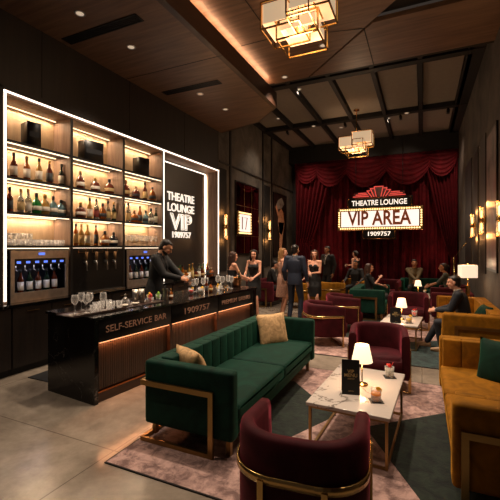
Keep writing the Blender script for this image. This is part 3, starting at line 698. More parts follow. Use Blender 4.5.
barrel((-1.5, 7.95, FR), R(-68), 'burgundy_velvet', 'burgundy barrel armchair farther from the green sofa, behind the nearer one', BG, w=.38, dep=.36)
barrel((-.27, 8.72, FR), R(180), 'burgundy_velvet', 'burgundy barrel armchair behind the second marble table', BG, w=.4, dep=.36)
barrel((.74, 11.3, 0), R(95), 'burgundy_velvet', 'burgundy barrel armchair under the woman in grey reaching to the far table', BG)
barrel((-3.75, 12.0, 0), R(170), 'burgundy_velvet', 'burgundy barrel armchair behind the woman in the pink dress', BG)
barrel((-.95, 12.2, 0), R(170), 'burgundy_velvet', 'burgundy barrel armchair behind the green loveseat, nearest the stage curtain', BG)
YG = 'mustard lounge chairs'
barrel((-3.1, 10.4, 0), R(-20), 'mustard_velvet', 'mustard armchair half hidden behind the man in the navy suit', YG)
barrel((-2.45, 10.9, 0), R(-10), 'mustard_velvet', 'mustard armchair right of the woman in the strapless dress', YG)
barrel((-1.9, 12.0, 0), R(165), 'mustard_velvet', 'mustard armchair nearest the curtain by the woman in the long black dress', YG)

# marble tables
def table(loc, rz, W, D, Hh, label, group='white marble coffee tables'):
    t = thing('coffee_table', label, 'coffee table', loc, rz, group); w, d = W / 2, D / 2
    MB().soft(-w, -d, Hh - .03, w, d, Hh, .006, 2).build('tabletop', 'white_marble', t)
    f = MB()
    for x in (-w + .03, w - .03): f.box(x - .01, -d + .03, Hh - .05, x + .01, d - .03, Hh - .03).box(x - .01, -d + .03, 0, x + .01, d - .03, .02)
    for y in (-d + .03, d - .03): f.box(-w + .03, y - .01, Hh - .05, w - .03, y + .01, Hh - .03).box(-w + .03, y - .01, 0, w - .03, y + .01, .02)
    f.build('rail_frame', 'dark_brass', t)
    for x in (-w + .03, w - .03):
        for y in (-d + .03, d - .03): MB().box(x - .011, y - .011, 0, x + .011, y + .011, Hh - .03).build('leg', 'dark_brass', t)
    return t
TZ = .42
table((-.53, 3.62, FR), R(-3), .68, 1.14, TZ, 'white marble coffee table in the foreground with menu, lamp and two cocktails')
table((-.33, 7.27, FR), R(-5), .62, .98, TZ, 'white marble coffee table in front of the suited man on the mustard sofa')
table((-.2, 11.3, 0), R(0), .8, 1.1, TZ, 'white marble coffee table farthest back near the stage')
T1, T2, T3 = TZ + FR, TZ + FR, TZ
o = table((-3.3, 10.3, 0), 0, .4, .4, .44, 'small pale marble side table in front of the seated man at the left wall', None)
# lamps
def tlamp(loc, label, s=1, e=5):
    e *= .65
    t = thing('table_lamp', label, 'table lamp', loc, 0, 'cordless table lamps'); t.scale = (s,) * 3
    MB().lathe([(0, 0), (.055, 0), (.056, .008), (.05, .016), (.012, .02), (.006, .03), (.006, .27), (0, .27)], n=24).build('base', 'brass', t)
    MB().lathe([(.098, .225), (.064, .385), (.06, .385), (.095, .225)], n=28).build('lamp_shade', 'shade_glow', t)
    MB().lathe([(0, .27), (.018, .28), (.022, .3), (0, .33)], n=12).build('bulb', 'bulb', t)
    lamp('POINT', 'table_lamp_light', (0, 0, .2), e, 'ffcb98', .04, t)
    lamp('POINT', 'table_lamp_light', (0, 0, .42), e * .5, 'ffcb98', .04, t)
tlamp((-.52, 3.67, T1), 'small brass table lamp with glowing cream shade on the foreground marble table', 1, 5)
x, y, _ = at_z(401.5, 319.5, T2); tlamp((x, y, T2), 'small glowing lamp on the second marble table', 1.0, 4)
x, y, _ = at_z(418, 294, T3); tlamp((x, y, T3), 'small glowing lamp on the farthest marble table', 1.0, 4)
# menus
def menu(loc, rz, label, h=.3, w=.155):
    t = thing('menu_card', label, 'menu', loc, rz, 'black menu cards')
    MB()._faces([(-w / 2, -.045, 0), (w / 2, -.045, 0), (w / 2, -.004, h), (-w / 2, -.004, h), (-w / 2, -.042, 0), (w / 2, -.042, 0), (w / 2, 0, h), (-w / 2, 0, h)], [(0, 1, 2, 3), (5, 4, 7, 6), (3, 2, 6, 7), (0, 3, 7, 4), (1, 5, 6, 2), (0, 4, 5, 1)]).build('front_cover', 'menu_black', t)
    MB()._faces([(-w / 2, .045, 0), (w / 2, .045, 0), (w / 2, .004, h), (-w / 2, .004, h), (-w / 2, .042, 0), (w / 2, .042, 0), (w / 2, 0, h), (-w / 2, 0, h)], [(0, 1, 2, 3), (5, 4, 7, 6), (3, 2, 6, 7), (0, 3, 7, 4), (1, 5, 6, 2), (0, 4, 5, 1)]).build('back_cover', 'menu_black', t)
    a = math.atan2(.041, h)
    m = lambda z: Matrix.Translation((0, -.046 + .041 * z / h, z)) @ Matrix.Rotation(R(90) - a, 4, 'X')
    text('VIP', 'lettering', 'label_cream', t, m(h * .66), .042, .0008, .0005); text('MENU', 'lettering', 'label_cream', t, m(h * .55), .042, .0008, .0005)
    text('1909757', 'lettering', 'label_cream', t, m(h * .45), .018, .0008); text('1909757', 'lettering', 'label_cream', t, m(h * .1), .014, .0008)
x, y, _ = at_z(350, 394, T1); menu((x, y + .03, T1), R(14), 'black tent card lettered VIP MENU on the foreground marble table')
x, y, _ = at_z(395.5, 322.5, T2); menu((x, y, T2), R(14), 'black menu card on the second marble table beside its lamp', .26, .17)
# cocktails
def cocktail(loc, liq, label, coaster=True, cl=None, garnish='orange', s=1):
    if coaster:
        c = MB().box(-.055, -.055, 0, .055, .055, .004).build('coaster', 'coaster', None, loc, R(20)); tag(c, cl, 'coaster', 'dark square coasters'); loc = (loc[0], loc[1], loc[2] + .004)
    t = thing('cocktail_glass', label, 'drink', loc); t.scale = (s,) * 3
    MB().lathe([(0, 0), (.036, .001), (.041, .09), (.039, .09), (.034, .012), (0, .012)], n=24).build('tumbler_glass', 'glass', t)
    MB().lathe([(0, .013), (.0335, .013), (.0375, .062), (0, .062)], n=24).build('liquid', liq, t)
    MB().soft(-.02, -.02, .04, .012, .012, .072, .004, 2).build('ice_cube', 'glass', t)
    if garnish == 'orange': MB().ell((.02, .01, .085), (.025, .006, .018), Matrix.Rotation(.5, 4, 'Y')).build('garnish', 'lemon', t)
    else: MB().ell((.0, .0, .1), (.018, .012, .018)).cyl((.01, 0, .08), (.03, .01, .13), .003).ell((-.015, .01, .105), (.012, .012, .01)).build('garnish', 'strawberry', t)
x, y, _ = at_z(376, 401, T1); cocktail((x, y, T1), 'orange_drink', 'orange cocktail in a short tumbler with garnish, nearest drink on the foreground table', cl='dark square coaster under the orange cocktail', s=1.12)
x, y, _ = at_z(389.5, 377, T1); cocktail((x, y, T1), 'clear_bottle', 'clear cocktail with red garnish at the far edge of the foreground table', cl='dark square coaster under the clear garnished cocktail', garnish='red', s=1.12)
x, y, _ = at_z(409, 323, T2); cocktail((x, y, T2), 'yellow_drink', 'yellow drink in a short glass on the second marble table', cl='dark coaster under the yellow drink on the second table', s=1.3)
x, y, _ = at_z(414.5, 316.5, T2); cocktail((x, y, T2), 'red_drink', 'pale drink with red garnish at the far side of the second table', cl='dark coaster under the red-garnished drink on the second table', garnish='red', s=1.2)
x, y, _ = at_z(425, 293, T3); cocktail((x, y, T3), 'clear_bottle', 'clear tumbler on the farthest marble table', coaster=False, garnish='orange')

# rugs
def rug(name, x0, y0, x1, y1, polys, label):
    def clip(poly):
        for ax, lim, sg in ((0, x0, 1), (0, x1, -1), (1, y0, 1), (1, y1, -1)):
            out = []
            for i in range(len(poly)):
                a, b = poly[i - 1], poly[i]; ia = (a[ax] - lim) * sg >= 0; ib = (b[ax] - lim) * sg >= 0
                if ia != ib:
                    k = (lim - a[ax]) / (b[ax] - a[ax]); out.append((a[0] + (b[0] - a[0]) * k, a[1] + (b[1] - a[1]) * k))
                if ib: out.append(b)
            poly = out
        return poly
    t = thing(name, label, 'rug')
    MB().box(x0, y0, 0, x1, y1, .011).build('pile', 'rug_pink', t)
    mb = MB()
    for a in ((x0 - .012, y0 - .012, x1 + .012, y0), (x0 - .012, y1, x1 + .012, y1 + .012), (x0 - .012, y0, x0, y1), (x1, y0, x1 + .012, y1)): mb.box(a[0], a[1], 0, a[2], a[3], .0105)
    mb.build('bound_edge', 'rug_edge', t)
    for i, (m_, p) in enumerate(polys): MB().prism(clip(p), .01, .0116 + .0001 * i).build('inlay', m_, t)
    return t
rug('area_rug', -2.32, 2.24, 1.1, 5.22, [('rug_green', [(-.5, 3.72), (1.2, 5.3), (1.2, 2.0), (.42, 2.0)]), ('rug_green', [(-1.5, 4.6), (-.8, 3.85), (-1.2, 3.0), (-1.9, 3.4), (-2.3, 4.4)])], 'dusty pink rug with dark green angular inlays under the foreground sofas and table')
rug('area_rug', -2.4, 5.95, 1.1, 10.6, [('rug_teal', [(-.55, 5.95), (1.1, 5.95), (1.1, 8.2), (-.2, 7.4)]), ('rug_green', [(-2.4, 8), (-1.2, 7.2), (-.8, 9.5), (-2.4, 10.6)])], 'second pink and dark teal rug under the middle seating group')

# side table + square lamp
t = thing('side_table', 'round dark side table under the square-shaded lamp', 'side table', (.87, 8.98, 0))
MB().lathe([(0, .52), (.2, .52), (.2, .55), (0, .55)], n=24).build('top', 'black_metal', t); MB().lathe([(0, 0), (.14, 0), (.14, .02), (.015, .03), (.015, .52), (0, .52)], n=20).build('pedestal', 'dark_brass', t)
t = thing('square_shade_lamp', 'tall lamp with wide rectangular glowing cream shade near the right wall', 'lamp', (.87, 8.98, .55))
MB().soft(-.07, -.07, 0, .07, .07, .03, .006, 1).box(-.035, -.035, .03, .035, .035, .42).build('base', 'brass', t)
MB().cyl((0, 0, .42), (0, 0, .9), .006).ell((0, 0, .91), (.012,) * 3).build('stem', 'brass', t)
sh = []
for z in (.6, .88): sh.append([(-.185, -.1, z), (.185, -.1, z), (.185, .1, z), (-.185, .1, z)])
MB()._faces(sh[0] + sh[1], [(0, 1, 5, 4), (1, 2, 6, 5), (2, 3, 7, 6), (3, 0, 4, 7)]).build('lamp_shade', 'shade_square', t).rotation_euler = (0, 0, 0)
t.rotation_euler = (0, 0, R(24)); t.scale = (.86, .86, .93)
lamp('POINT', 'shade_lamp_light', (0, 0, .55), 4, 'ffd6aa', .06, t); lamp('POINT', 'shade_lamp_light', (0, 0, .93), 3, 'ffd6aa', .06, t)
# brass reading lamp
t = thing('reading_lamp', 'slim brass reading floor lamp with long slanting arm near the curtain', 'floor lamp', (.86, 12.5, 0))
MB().lathe([(0, 0), (.14, 0), (.14, .02), (.01, .03), (.01, 1.3), (0, 1.3)], n=20).build('stand', 'brass', t)
MB().cyl((0, 0, 1.25), (0, 0, 1.45), .04, .02).build('lamp_head', 'brass', t)
MB().cyl((0, 0, 1.43), (.3, -.3, 1.9), .008).build('arm', 'brass', t)

# ================================================================== WALL PIECES
def sconce(x, y, z, sx, label):
    t = thing('wall_sconce', label, 'wall light', (x, y, z), 0 if sx > 0 else math.pi, 'brass tube wall sconces')
    if sx < 0: t.scale = (.85, .85, .8)
    MB().box(0, -.03, -.12, .03, .03, .12).build('backplate', 'brass', t)
    MB().cyl((.08, 0, -.05), (.08, 0, .05), .052).box(.02, -.015, -.02, .06, .015, .02).build('collar', 'brass', t)
    for s in (-1, 1):
        MB().lathe([(.05, s * .05), (.05, s * .34), (.046, s * .34), (.046, s * .05)], (.08, 0, 0), 20).build('glass_tube', 'glass', t)
        MB().lathe([(0, s * .06), (.018, s * .08), (.018, s * .24), (0, s * .26)], (.08, 0, 0), 10).build('bulb', 'bulb_amber', t)
        MB().lathe([(.054, s * .33), (.054, s * .345), (.046, s * .345), (.046, s * .33), (.054, s * .33)], (.08, 0, 0), 20).build('end_ring', 'brass', t)
        lamp('POINT', 'sconce_lamp', (.12, 0, s * .4), 7, 'ffad62', .06, t)
sconce(XL + .02, 9.35, 2.33, 1, 'brass double tube sconce on the left wall between the back bar and the mirror')
sconce(XL + .02, 12.72, 2.36, 1, 'brass double tube sconce on the left wall between the mirror and the tall poster')
sconce(XR - .02, 10.5, 2.27, -1, 'far brass double tube sconce on the right wall')
sconce(XR - .02, 8.95, 2.3, -1, 'brass tube sconce on the right wall just beyond the large poster')
sconce(XR - .02, 7.0, 2.2, -1, 'brass tube sconce at the right picture edge before the poster')
t = thing('wall_mirror', 'tall dark smoked mirror with thin bars on the left wall', 'mirror', (XL, 11.0, 2.65))
MB().box(0, -.9, -1.15, .03, .9, 1.15).build('frame', 'black_metal', t); MB().box(.028, -.85, -1.1, .034, .85, 1.1).build('mirror_glass', 'mirror', t)
mb = MB()
for y in (-.28, .28): mb.box(.034, y - .006, -1.1, .04, y + .006, 1.1)
for z in (-.55, .4): mb.box(.034, -.85, z - .006, .04, .85, z + .006)
mb.build('glazing_bars', 'dark_brass', t)
t = thing('marquee_light_box', 'small glowing light box edged with bulbs hanging on the mirror at the left wall', 'lit sign', (XL + .045, 10.6, 2.5))  # marquee at the mirror, modelled as a solid lit panel
MB().soft(0, -.47, -.36, .07, .47, .36, .03, 2).build('housing', 'dark_brass', t)
MB().box(.07, -.38, -.27, .075, .38, .27).build('lit_face', 'sign_face', t)
for i in range(12):
    for z in (-.315, .315): MB().ell((.075, -.42 + .84 * i / 11, z), (.022,) * 3, u=8, v=6).build('bulb', 'bulb', t)
for i in range(6):
    for y in (-.425, .425): MB().ell((.075, y, -.22 + .44 * i / 5), (.022,) * 3, u=8, v=6).build('bulb', 'bulb', t)
MB().box(.075, -.24, -.2, .078, -.18, .2).bar((.077, -.12, .18), (.077, .14, .18), .05, .004).bar((.077, .12, .18), (.077, 0, -.2), .05, .004).build('printed_mark', 'letter_brown', t)
# poster with a raised hand holding a glass, generic
def poster(x, y, z, wy, hz, sgn, label, kind):
    t = thing('framed_poster', label, 'poster', (x, y, z), 0 if sgn > 0 else math.pi, 'framed posters')
    MB().box(0, -wy / 2, -hz / 2, .03, wy / 2, hz / 2).build('frame', 'black_metal', t)
    MB().box(.03, -wy / 2 + .05, -hz / 2 + .05, .034, wy / 2 - .05, hz / 2 - .05).build('print', 'poster_' + kind, t)
    if kind == 'figure':
        def fl(pts, m_): 
            mb = MB(); n = len(pts); mb._faces([(.035, a * 1.5, b * 1.12) for a, b in pts] + [(.037, a * 1.5, b * 1.12) for a, b in pts], [tuple(range(n)), tuple(range(n, 2 * n))] + [(i, (i + 1) % n, n + (i + 1) % n, n + i) for i in range(n)]); mb.build('printed_figure', m_, t)
        fl([(-.1, -1.0), (.08, -1.0), (.2, -.3), (.32, .1), (.22, .5), (.05, .62), (-.12, .45), (-.2, .1), (-.05, -.4)], 'poster_skin')
        fl([(-.16, .1), (.28, .12), (.24, -.12), (.1, -.35), (-.1, -.25)], 'cloth_black')
        fl([(-.2, .55), (.1, .62), (.3, .8), (.1, 1.0), (-.15, .9), (-.32, .7)], 'poster_grey')
        fl([(-.38, .62), (-.3, .72), (-.08, .35), (-.16, .25)], 'poster_skin')
    return t
for nm, a, b, sc in (('poster_figure', '1c1512', '2c211b', 3), ('poster_abstract', '3a3634', '8a7a78', 2), ('poster_skin', 'c27f5c', 'e0a27c', 8), ('poster_grey', '8f8c88', 'b4b0ac', 9)):
    nt = NT(nm).set(rough=.4)
    nz = nt.n('ShaderNodeTexNoise', Scale=float(sc), Detail=4.0); nt.l(nt.coord(), nz.inputs['Vector'])
    r = nt.ramp(nz.outputs['Fac'], [(.3, srgb(a)), (.5, srgb(b)), (.8, srgb('7a2a26' if nm == 'poster_abstract' else b))]); nt.l(r.outputs[0], nt.b.inputs['Base Color']); M[nm] = nt.m
poster(XL, 14.05, 2.62, 1.5, 2.5, 1, 'tall framed poster of a bare-armed figure on the left wall beside the curtain', 'figure')
poster(XR, 8.18, 2.62, 1.1, 2.65, -1, 'tall framed red and grey abstract poster on the right wall', 'abstract')

V3 = Vector
# ================================================================== STAGE CURTAINS
CY = 15.55
def folds(x, k=1): return .10 * math.sin(x * 21 * k + .8 * math.sin(x * 3)) + .03 * math.sin(x * 47 * k + 1) + .03 * math.sin(x * 7.3)
def curtain(name, fn, nu, nv, label, parent=None):
    o = MB().grid(fn, nu, nv).build(name, 'curtain_velvet', parent, fix=False)
    sol = o.modifiers.new('thickness', 'SOLIDIFY'); sol.thickness = .008
    if label: tag(o, label, 'curtain')
    return o
curtain('stage_curtain', lambda u, v: (-4.9 + 6.0 * u, CY + folds(-4.9 + 6.0 * u) , .02 + 5.3 * v), 420, 6, 'wide burgundy pleated stage curtain behind the VIP AREA sign')
def drape(side, label):
    x_out = -4.9 if side < 0 else 1.15; wt, wg, zg = (1.6, .62, 1.85) if side < 0 else (1.08, .16, 1.25) 
    def fn(u, v):
        z = .05 + 5.0 * (1 - v); k = max(0, (z - zg) / (5.05 - zg))
        inner = wg + (wt - wg) * k ** .75 if z > zg else wg + .2 * ((zg - z) / zg)
        x = x_out - side * u * inner
        return (x, CY - .36 + .08 * math.sin(u * 50 + .5 * math.sin(v * 4)) + .02 * math.sin(u * 23 + v * 3), z)
    o = curtain('side_drape', fn, 200, 40, label)
    tz = zg; tb = MB(); x0, x1 = sorted((x_out, x_out - side * (wg + .02))); tb.soft(x0 - .03, CY - .37, tz - .05, x1 + .03, CY - .1, tz + .05, .03, 2).build('tie_band', 'curtain_velvet', o)
drape(-1, 'burgundy side drape gathered at the left edge of the stage'); drape(1, 'burgundy side drape gathered at the right edge of the stage')
va = thing('valance', 'burgundy scalloped valance swags along the top of the stage curtain', 'curtain', (0, 0, 0))
def swag(x0, x1, drop, zt, yo=0):
    def fn(u, v):
        sag = 4 * u * (1 - u); nfold = 5.5
        z = zt - v * (.22 + drop * sag ** .75)
        y = CY - .38 - yo - .07 * abs(math.sin(v * math.pi * nfold)) * (.25 + .75 * sag) - .16 * v * sag - .03 * sag
        return (x0 + (x1 - x0) * u, y, z)
    curtain('swag', fn, 40, 66, None, va)
for i, (a, b, dr) in enumerate(((-4.85, -3.85, .62), (-4.05, -2.65, .8), (-2.85, -1.15, .92), (-1.35, .35, .92), (.15, 1.15, .7))): swag(a, b, dr, 5.2, .02 * (i % 2))
mb = MB()
mb.grid(lambda u, v: (-4.95 + 6.15 * u, CY - .3 + .02 * math.sin(u * 160), 4.95 + 1.0 * v), 300, 3); o = mb.build('pelmet_cloth', 'curtain_velvet', va, fix=False)
struct(MB().box(-5.2, CY - .36, 5.3, 1.2, CY + .2, 6.0).build('trim_8', 'black_paint'))

# ================================================================== VIP AREA SIGN
sx, syy, szz = -1.5, 14.85, 2.83
t = thing('marquee_sign', 'glowing marquee sign reading THEATRE LOUNGE VIP AREA 1909757 in front of the stage curtain', 'sign', (sx, syy, szz))
def rr(x0, z0, x1, z1, y0, y1, r=.05): return MB().soft(x0, y0, z0, x1, y1, z1, r, 4)
rr(-1.56, -.44, 1.56, .44, 0, .12, .055).build('housing', 'dark_brass', t)
MB().box(-1.40, -.012, -.30, 1.40, 0, .30).build('lit_face', 'sign_face', t)
for i in range(34):
    for z in (-.365, .365): MB().ell((-1.42 + 2.84 * i / 33, -.01, z), (.031,) * 3, u=8, v=6).build('bulb', 'bulb', t)
for i in range(7):
    for x in (-1.48, 1.48): MB().ell((x, -.01, -.27 + .54 * i / 6), (.031,) * 3, u=8, v=6).build('bulb', 'bulb', t)
text('VIP AREA', 'lettering', 'letter_brown', t, face_ny(0, -.02, 0), .74, .008, 0, fit=2.26)
text('VIP AREA', 'letter_outline', 'letter_brown', t, face_ny(0, -.022, 0), .74, outline=.02, fit=2.3)
rr(-1.2, .38, 1.2, .84, .04, .1, .03).build('upper_plate', 'black_metal', t)
MB().path([(-1.15, .03, .45), (-1.15, .03, .76), (-1.08, .03, .8), (1.08, .03, .8), (1.15, .03, .76), (1.15, .03, .45)], .013, 6).build('plate_border', 'copper', t)
text('THEATRE LOUNGE', 'lettering', 'letter_glow', t, face_ny(0, .03, .61), .28, .006, .004, fit=2.0)
rr(-.63, -.8, .63, -.4, .04, .1, .03).build('lower_plate', 'black_metal', t)
MB().path([(-.58, .03, -.45), (-.58, .03, -.72), (-.53, .03, -.76), (.53, .03, -.76), (.58, .03, -.72), (.58, .03, -.45)], .013, 6).build('plate_border', 'copper', t)
text('1909757', 'lettering', 'letter_glow', t, face_ny(0, .03, -.58), .22, .006, .003, fit=.82)
cr = MB(); cr._faces([(x, y, z) for y in (.05, .1) for x, z in ((-.2, .84), (.2, .84), (.28, 1.2), (-.28, 1.2))], [(0, 1, 2, 3), (7, 6, 5, 4), (0, 4, 5, 1), (1, 5, 6, 2), (2, 6, 7, 3), (3, 7, 4, 0)]); cr.box(-.92, .06, .82, .92, .1, 1.02); cr.build('crest', 'crest_red', t)
L = []
L.append([(-.1, .84), (-.2, 1.32), (.2, 1.32), (.1, .84)]); L.append([(-.2, .84), (-.37, 1.24), (-.22, 1.24)]); L.append([(.2, .84), (.37, 1.24), (.22, 1.24)])
L.append([(-.3, .84), (-.52, 1.14), (-.37, 1.14)]); L.append([(.3, .84), (.52, 1.14), (.37, 1.14)])
for k, z in ((0, .88), (1, .96), (2, 1.04)): L.append([(-.95 + k * .1, z), (-.36 - k * .04, z)]); L.append([(.36 + k * .04, z), (.95 - k * .1, z)])
for pl in L: MB().path([(x * (.82 if z > 1.1 or abs(x) < .35 else 1), .03, .84 + (z - .84) * .8) for x, z in pl], .02, 6).build('neon_tube', 'neon_red', t)
for x in (-.85, .85): MB().cyl((x, .07, .8), (x, .07, 3.04), .012, n=8).build('suspension_rod', 'black_metal', t)
# spots added to light the drapes; the room shows none
for x, tx, lb in ((-4.3, -4.1, 'black stage spotlight under the dark ceiling, left of the marquee sign'), (-2.3, -2.0, 'black stage spotlight under the dark ceiling above the marquee sign, left'), (-.6, -.6, 'black stage spotlight under the dark ceiling above the marquee sign, right'), (.7, .75, 'black stage spotlight under the dark ceiling, right of the marquee sign')):
    f = thing('stage_spotlight', lb, 'spotlight', (x, 12.42, ZP - .14), 0, 'stage spotlights')
    MB().cyl((0, 0, 0), (0, 0, -.05), .012).build('stem', 'black_metal', f); MB().cyl((0, -.06, -.06), (0, .08, -.11), .04, .05).build('housing', 'black_metal', f)
    dv = V3((tx - x, CY - 12.5, (-2.2 if abs(x + 1.5) > 1.5 else -1.2))).normalized()
    lamp('SPOT', 'spotlight_beam', (0, .11, -.12), 330 if abs(x + 1.5) > 1.5 else 110, 'ffdcc0', .04, f, rot=dv.to_track_quat('-Z', 'Y').to_euler(), spot_size=R(52 if abs(x + 1.5) > 1.5 else 40), spot_blend=1)
# no real footlights here: uplights added to brighten the drapes
for x in (-4.0, -3.0, -.2, .6):
    f = thing('curtain_uplight', 'small black uplight on the floor before the stage curtain, ' + {-4.0: 'far left one', -3.0: 'second from the left', -.2: 'third from the left', .6: 'far right one'}[x], 'light', (x, 15.0, 0), 0, 'curtain uplights')
    MB().cyl((0, 0, 0), (0, 0, .1), .05).build('housing', 'black_metal', f)
    lamp('SPOT', 'uplight_beam', (0, 0, .13), 60, 'ffb090', .04, f, rot=(R(180 - 6), 0, 0), spot_size=R(70), spot_blend=1)
# ================================================================== PEOPLE
V = Vector
def remesh(mb, name, mat, vox=.009, smooth=3, extra=None):
    me = bpy.data.meshes.new('t'); mb.bm.to_mesh(me); mb.bm.free()
    o = bpy.data.objects.new('t', me); COL.objects.link(o)
    m = o.modifiers.new('r', 'REMESH'); m.mode = 'VOXEL'; m.voxel_size = vox; m.use_smooth_shade = True
    s = o.modifiers.new('s', 'SMOOTH'); s.factor = .5; s.iterations = smooth
    bpy.context.view_layer.update()
    r = bpy.data.meshes.new_from_object(o.evaluated_get(bpy.context.evaluated_depsgraph_get())); bpy.data.objects.remove(o); bpy.data.meshes.remove(me)
    if extra is not None:
        b = bmesh.new(); b.from_mesh(r); t = bpy.data.meshes.new('t'); extra.bm.to_mesh(t); extra.bm.free(); b.from_mesh(t); b.to_mesh(r); b.free(); bpy.data.meshes.remove(t)
    r.materials.clear(); r.materials.append(M[mat]); r.name = name; return r
def ik(a, c, l1, l2, pole):
    a, c, pole = V(a), V(c), V(pole); d = c - a; L = d.length
    if L > (l1 + l2) * .995: c = a + d.normalized() * (l1 + l2) * .995; d = c - a; L = d.length
    x = (l1 * l1 - l2 * l2 + L * L) / (2 * L); h = math.sqrt(max(0, l1 * l1 - x * x)); n = d.normalized()
    p = pole - n * pole.dot(n); p.normalize(); return a + n * x + p * h, c
def ring(c, w, d, side, fwd, n=20): return [c + side * w * math.cos(2 * math.pi * i / n) + fwd * d * math.copysign(abs(math.sin(2 * math.pi * i / n)) ** .9, math.sin(2 * math.pi * i / n)) for i in range(n)]
def hand(mb, wrist, dirv, palm, thumb_side, curl=.5, s=1.0):
    # palm block, four unequal bent fingers and a side thumb
    d = dirv.normalized(); p = (palm - d * palm.dot(d)).normalized(); w = d.cross(p) * thumb_side   # w points to the thumb side
    c = wrist + d * .045 * s
    rot = Matrix((tuple(w) + (0,), tuple(d) + (0,), tuple(p) + (0,), (0, 0, 0, 1))).transposed()
    mb.ell(c, (.038 * s, .055 * s, .017 * s), rot, u=14, v=10)
    for k, (off, ln) in enumerate(((.027, .072), (.009, .08), (-.009, .075), (-.026, .058))):
        b = wrist + d * .082 * s + w * off * s; a0 = curl * .55; dirs = []
        q = b; r = .0095 * s
        for j, fr in enumerate((.45, .32, .23)):
            a = curl * (.45 + .75 * j); dv_ = d * math.cos(a) + p * math.sin(a); e = q + dv_ * ln * fr * s
            mb.cone(q, r, e, r * .9, 8); q = e; r *= .9
    tb = wrist + d * .03 * s + w * .03 * s; t1 = tb + (w * .75 + d * .6 + p * .3).normalized() * .035 * s; t2 = t1 + (w * .25 + d * .8 + p * (.3 + .4 * curl)).normalized() * .03 * s
    mb.cone(tb, .012 * s, t1, .0105 * s, 8); mb.cone(t1, .0105 * s, t2, .009 * s, 8)

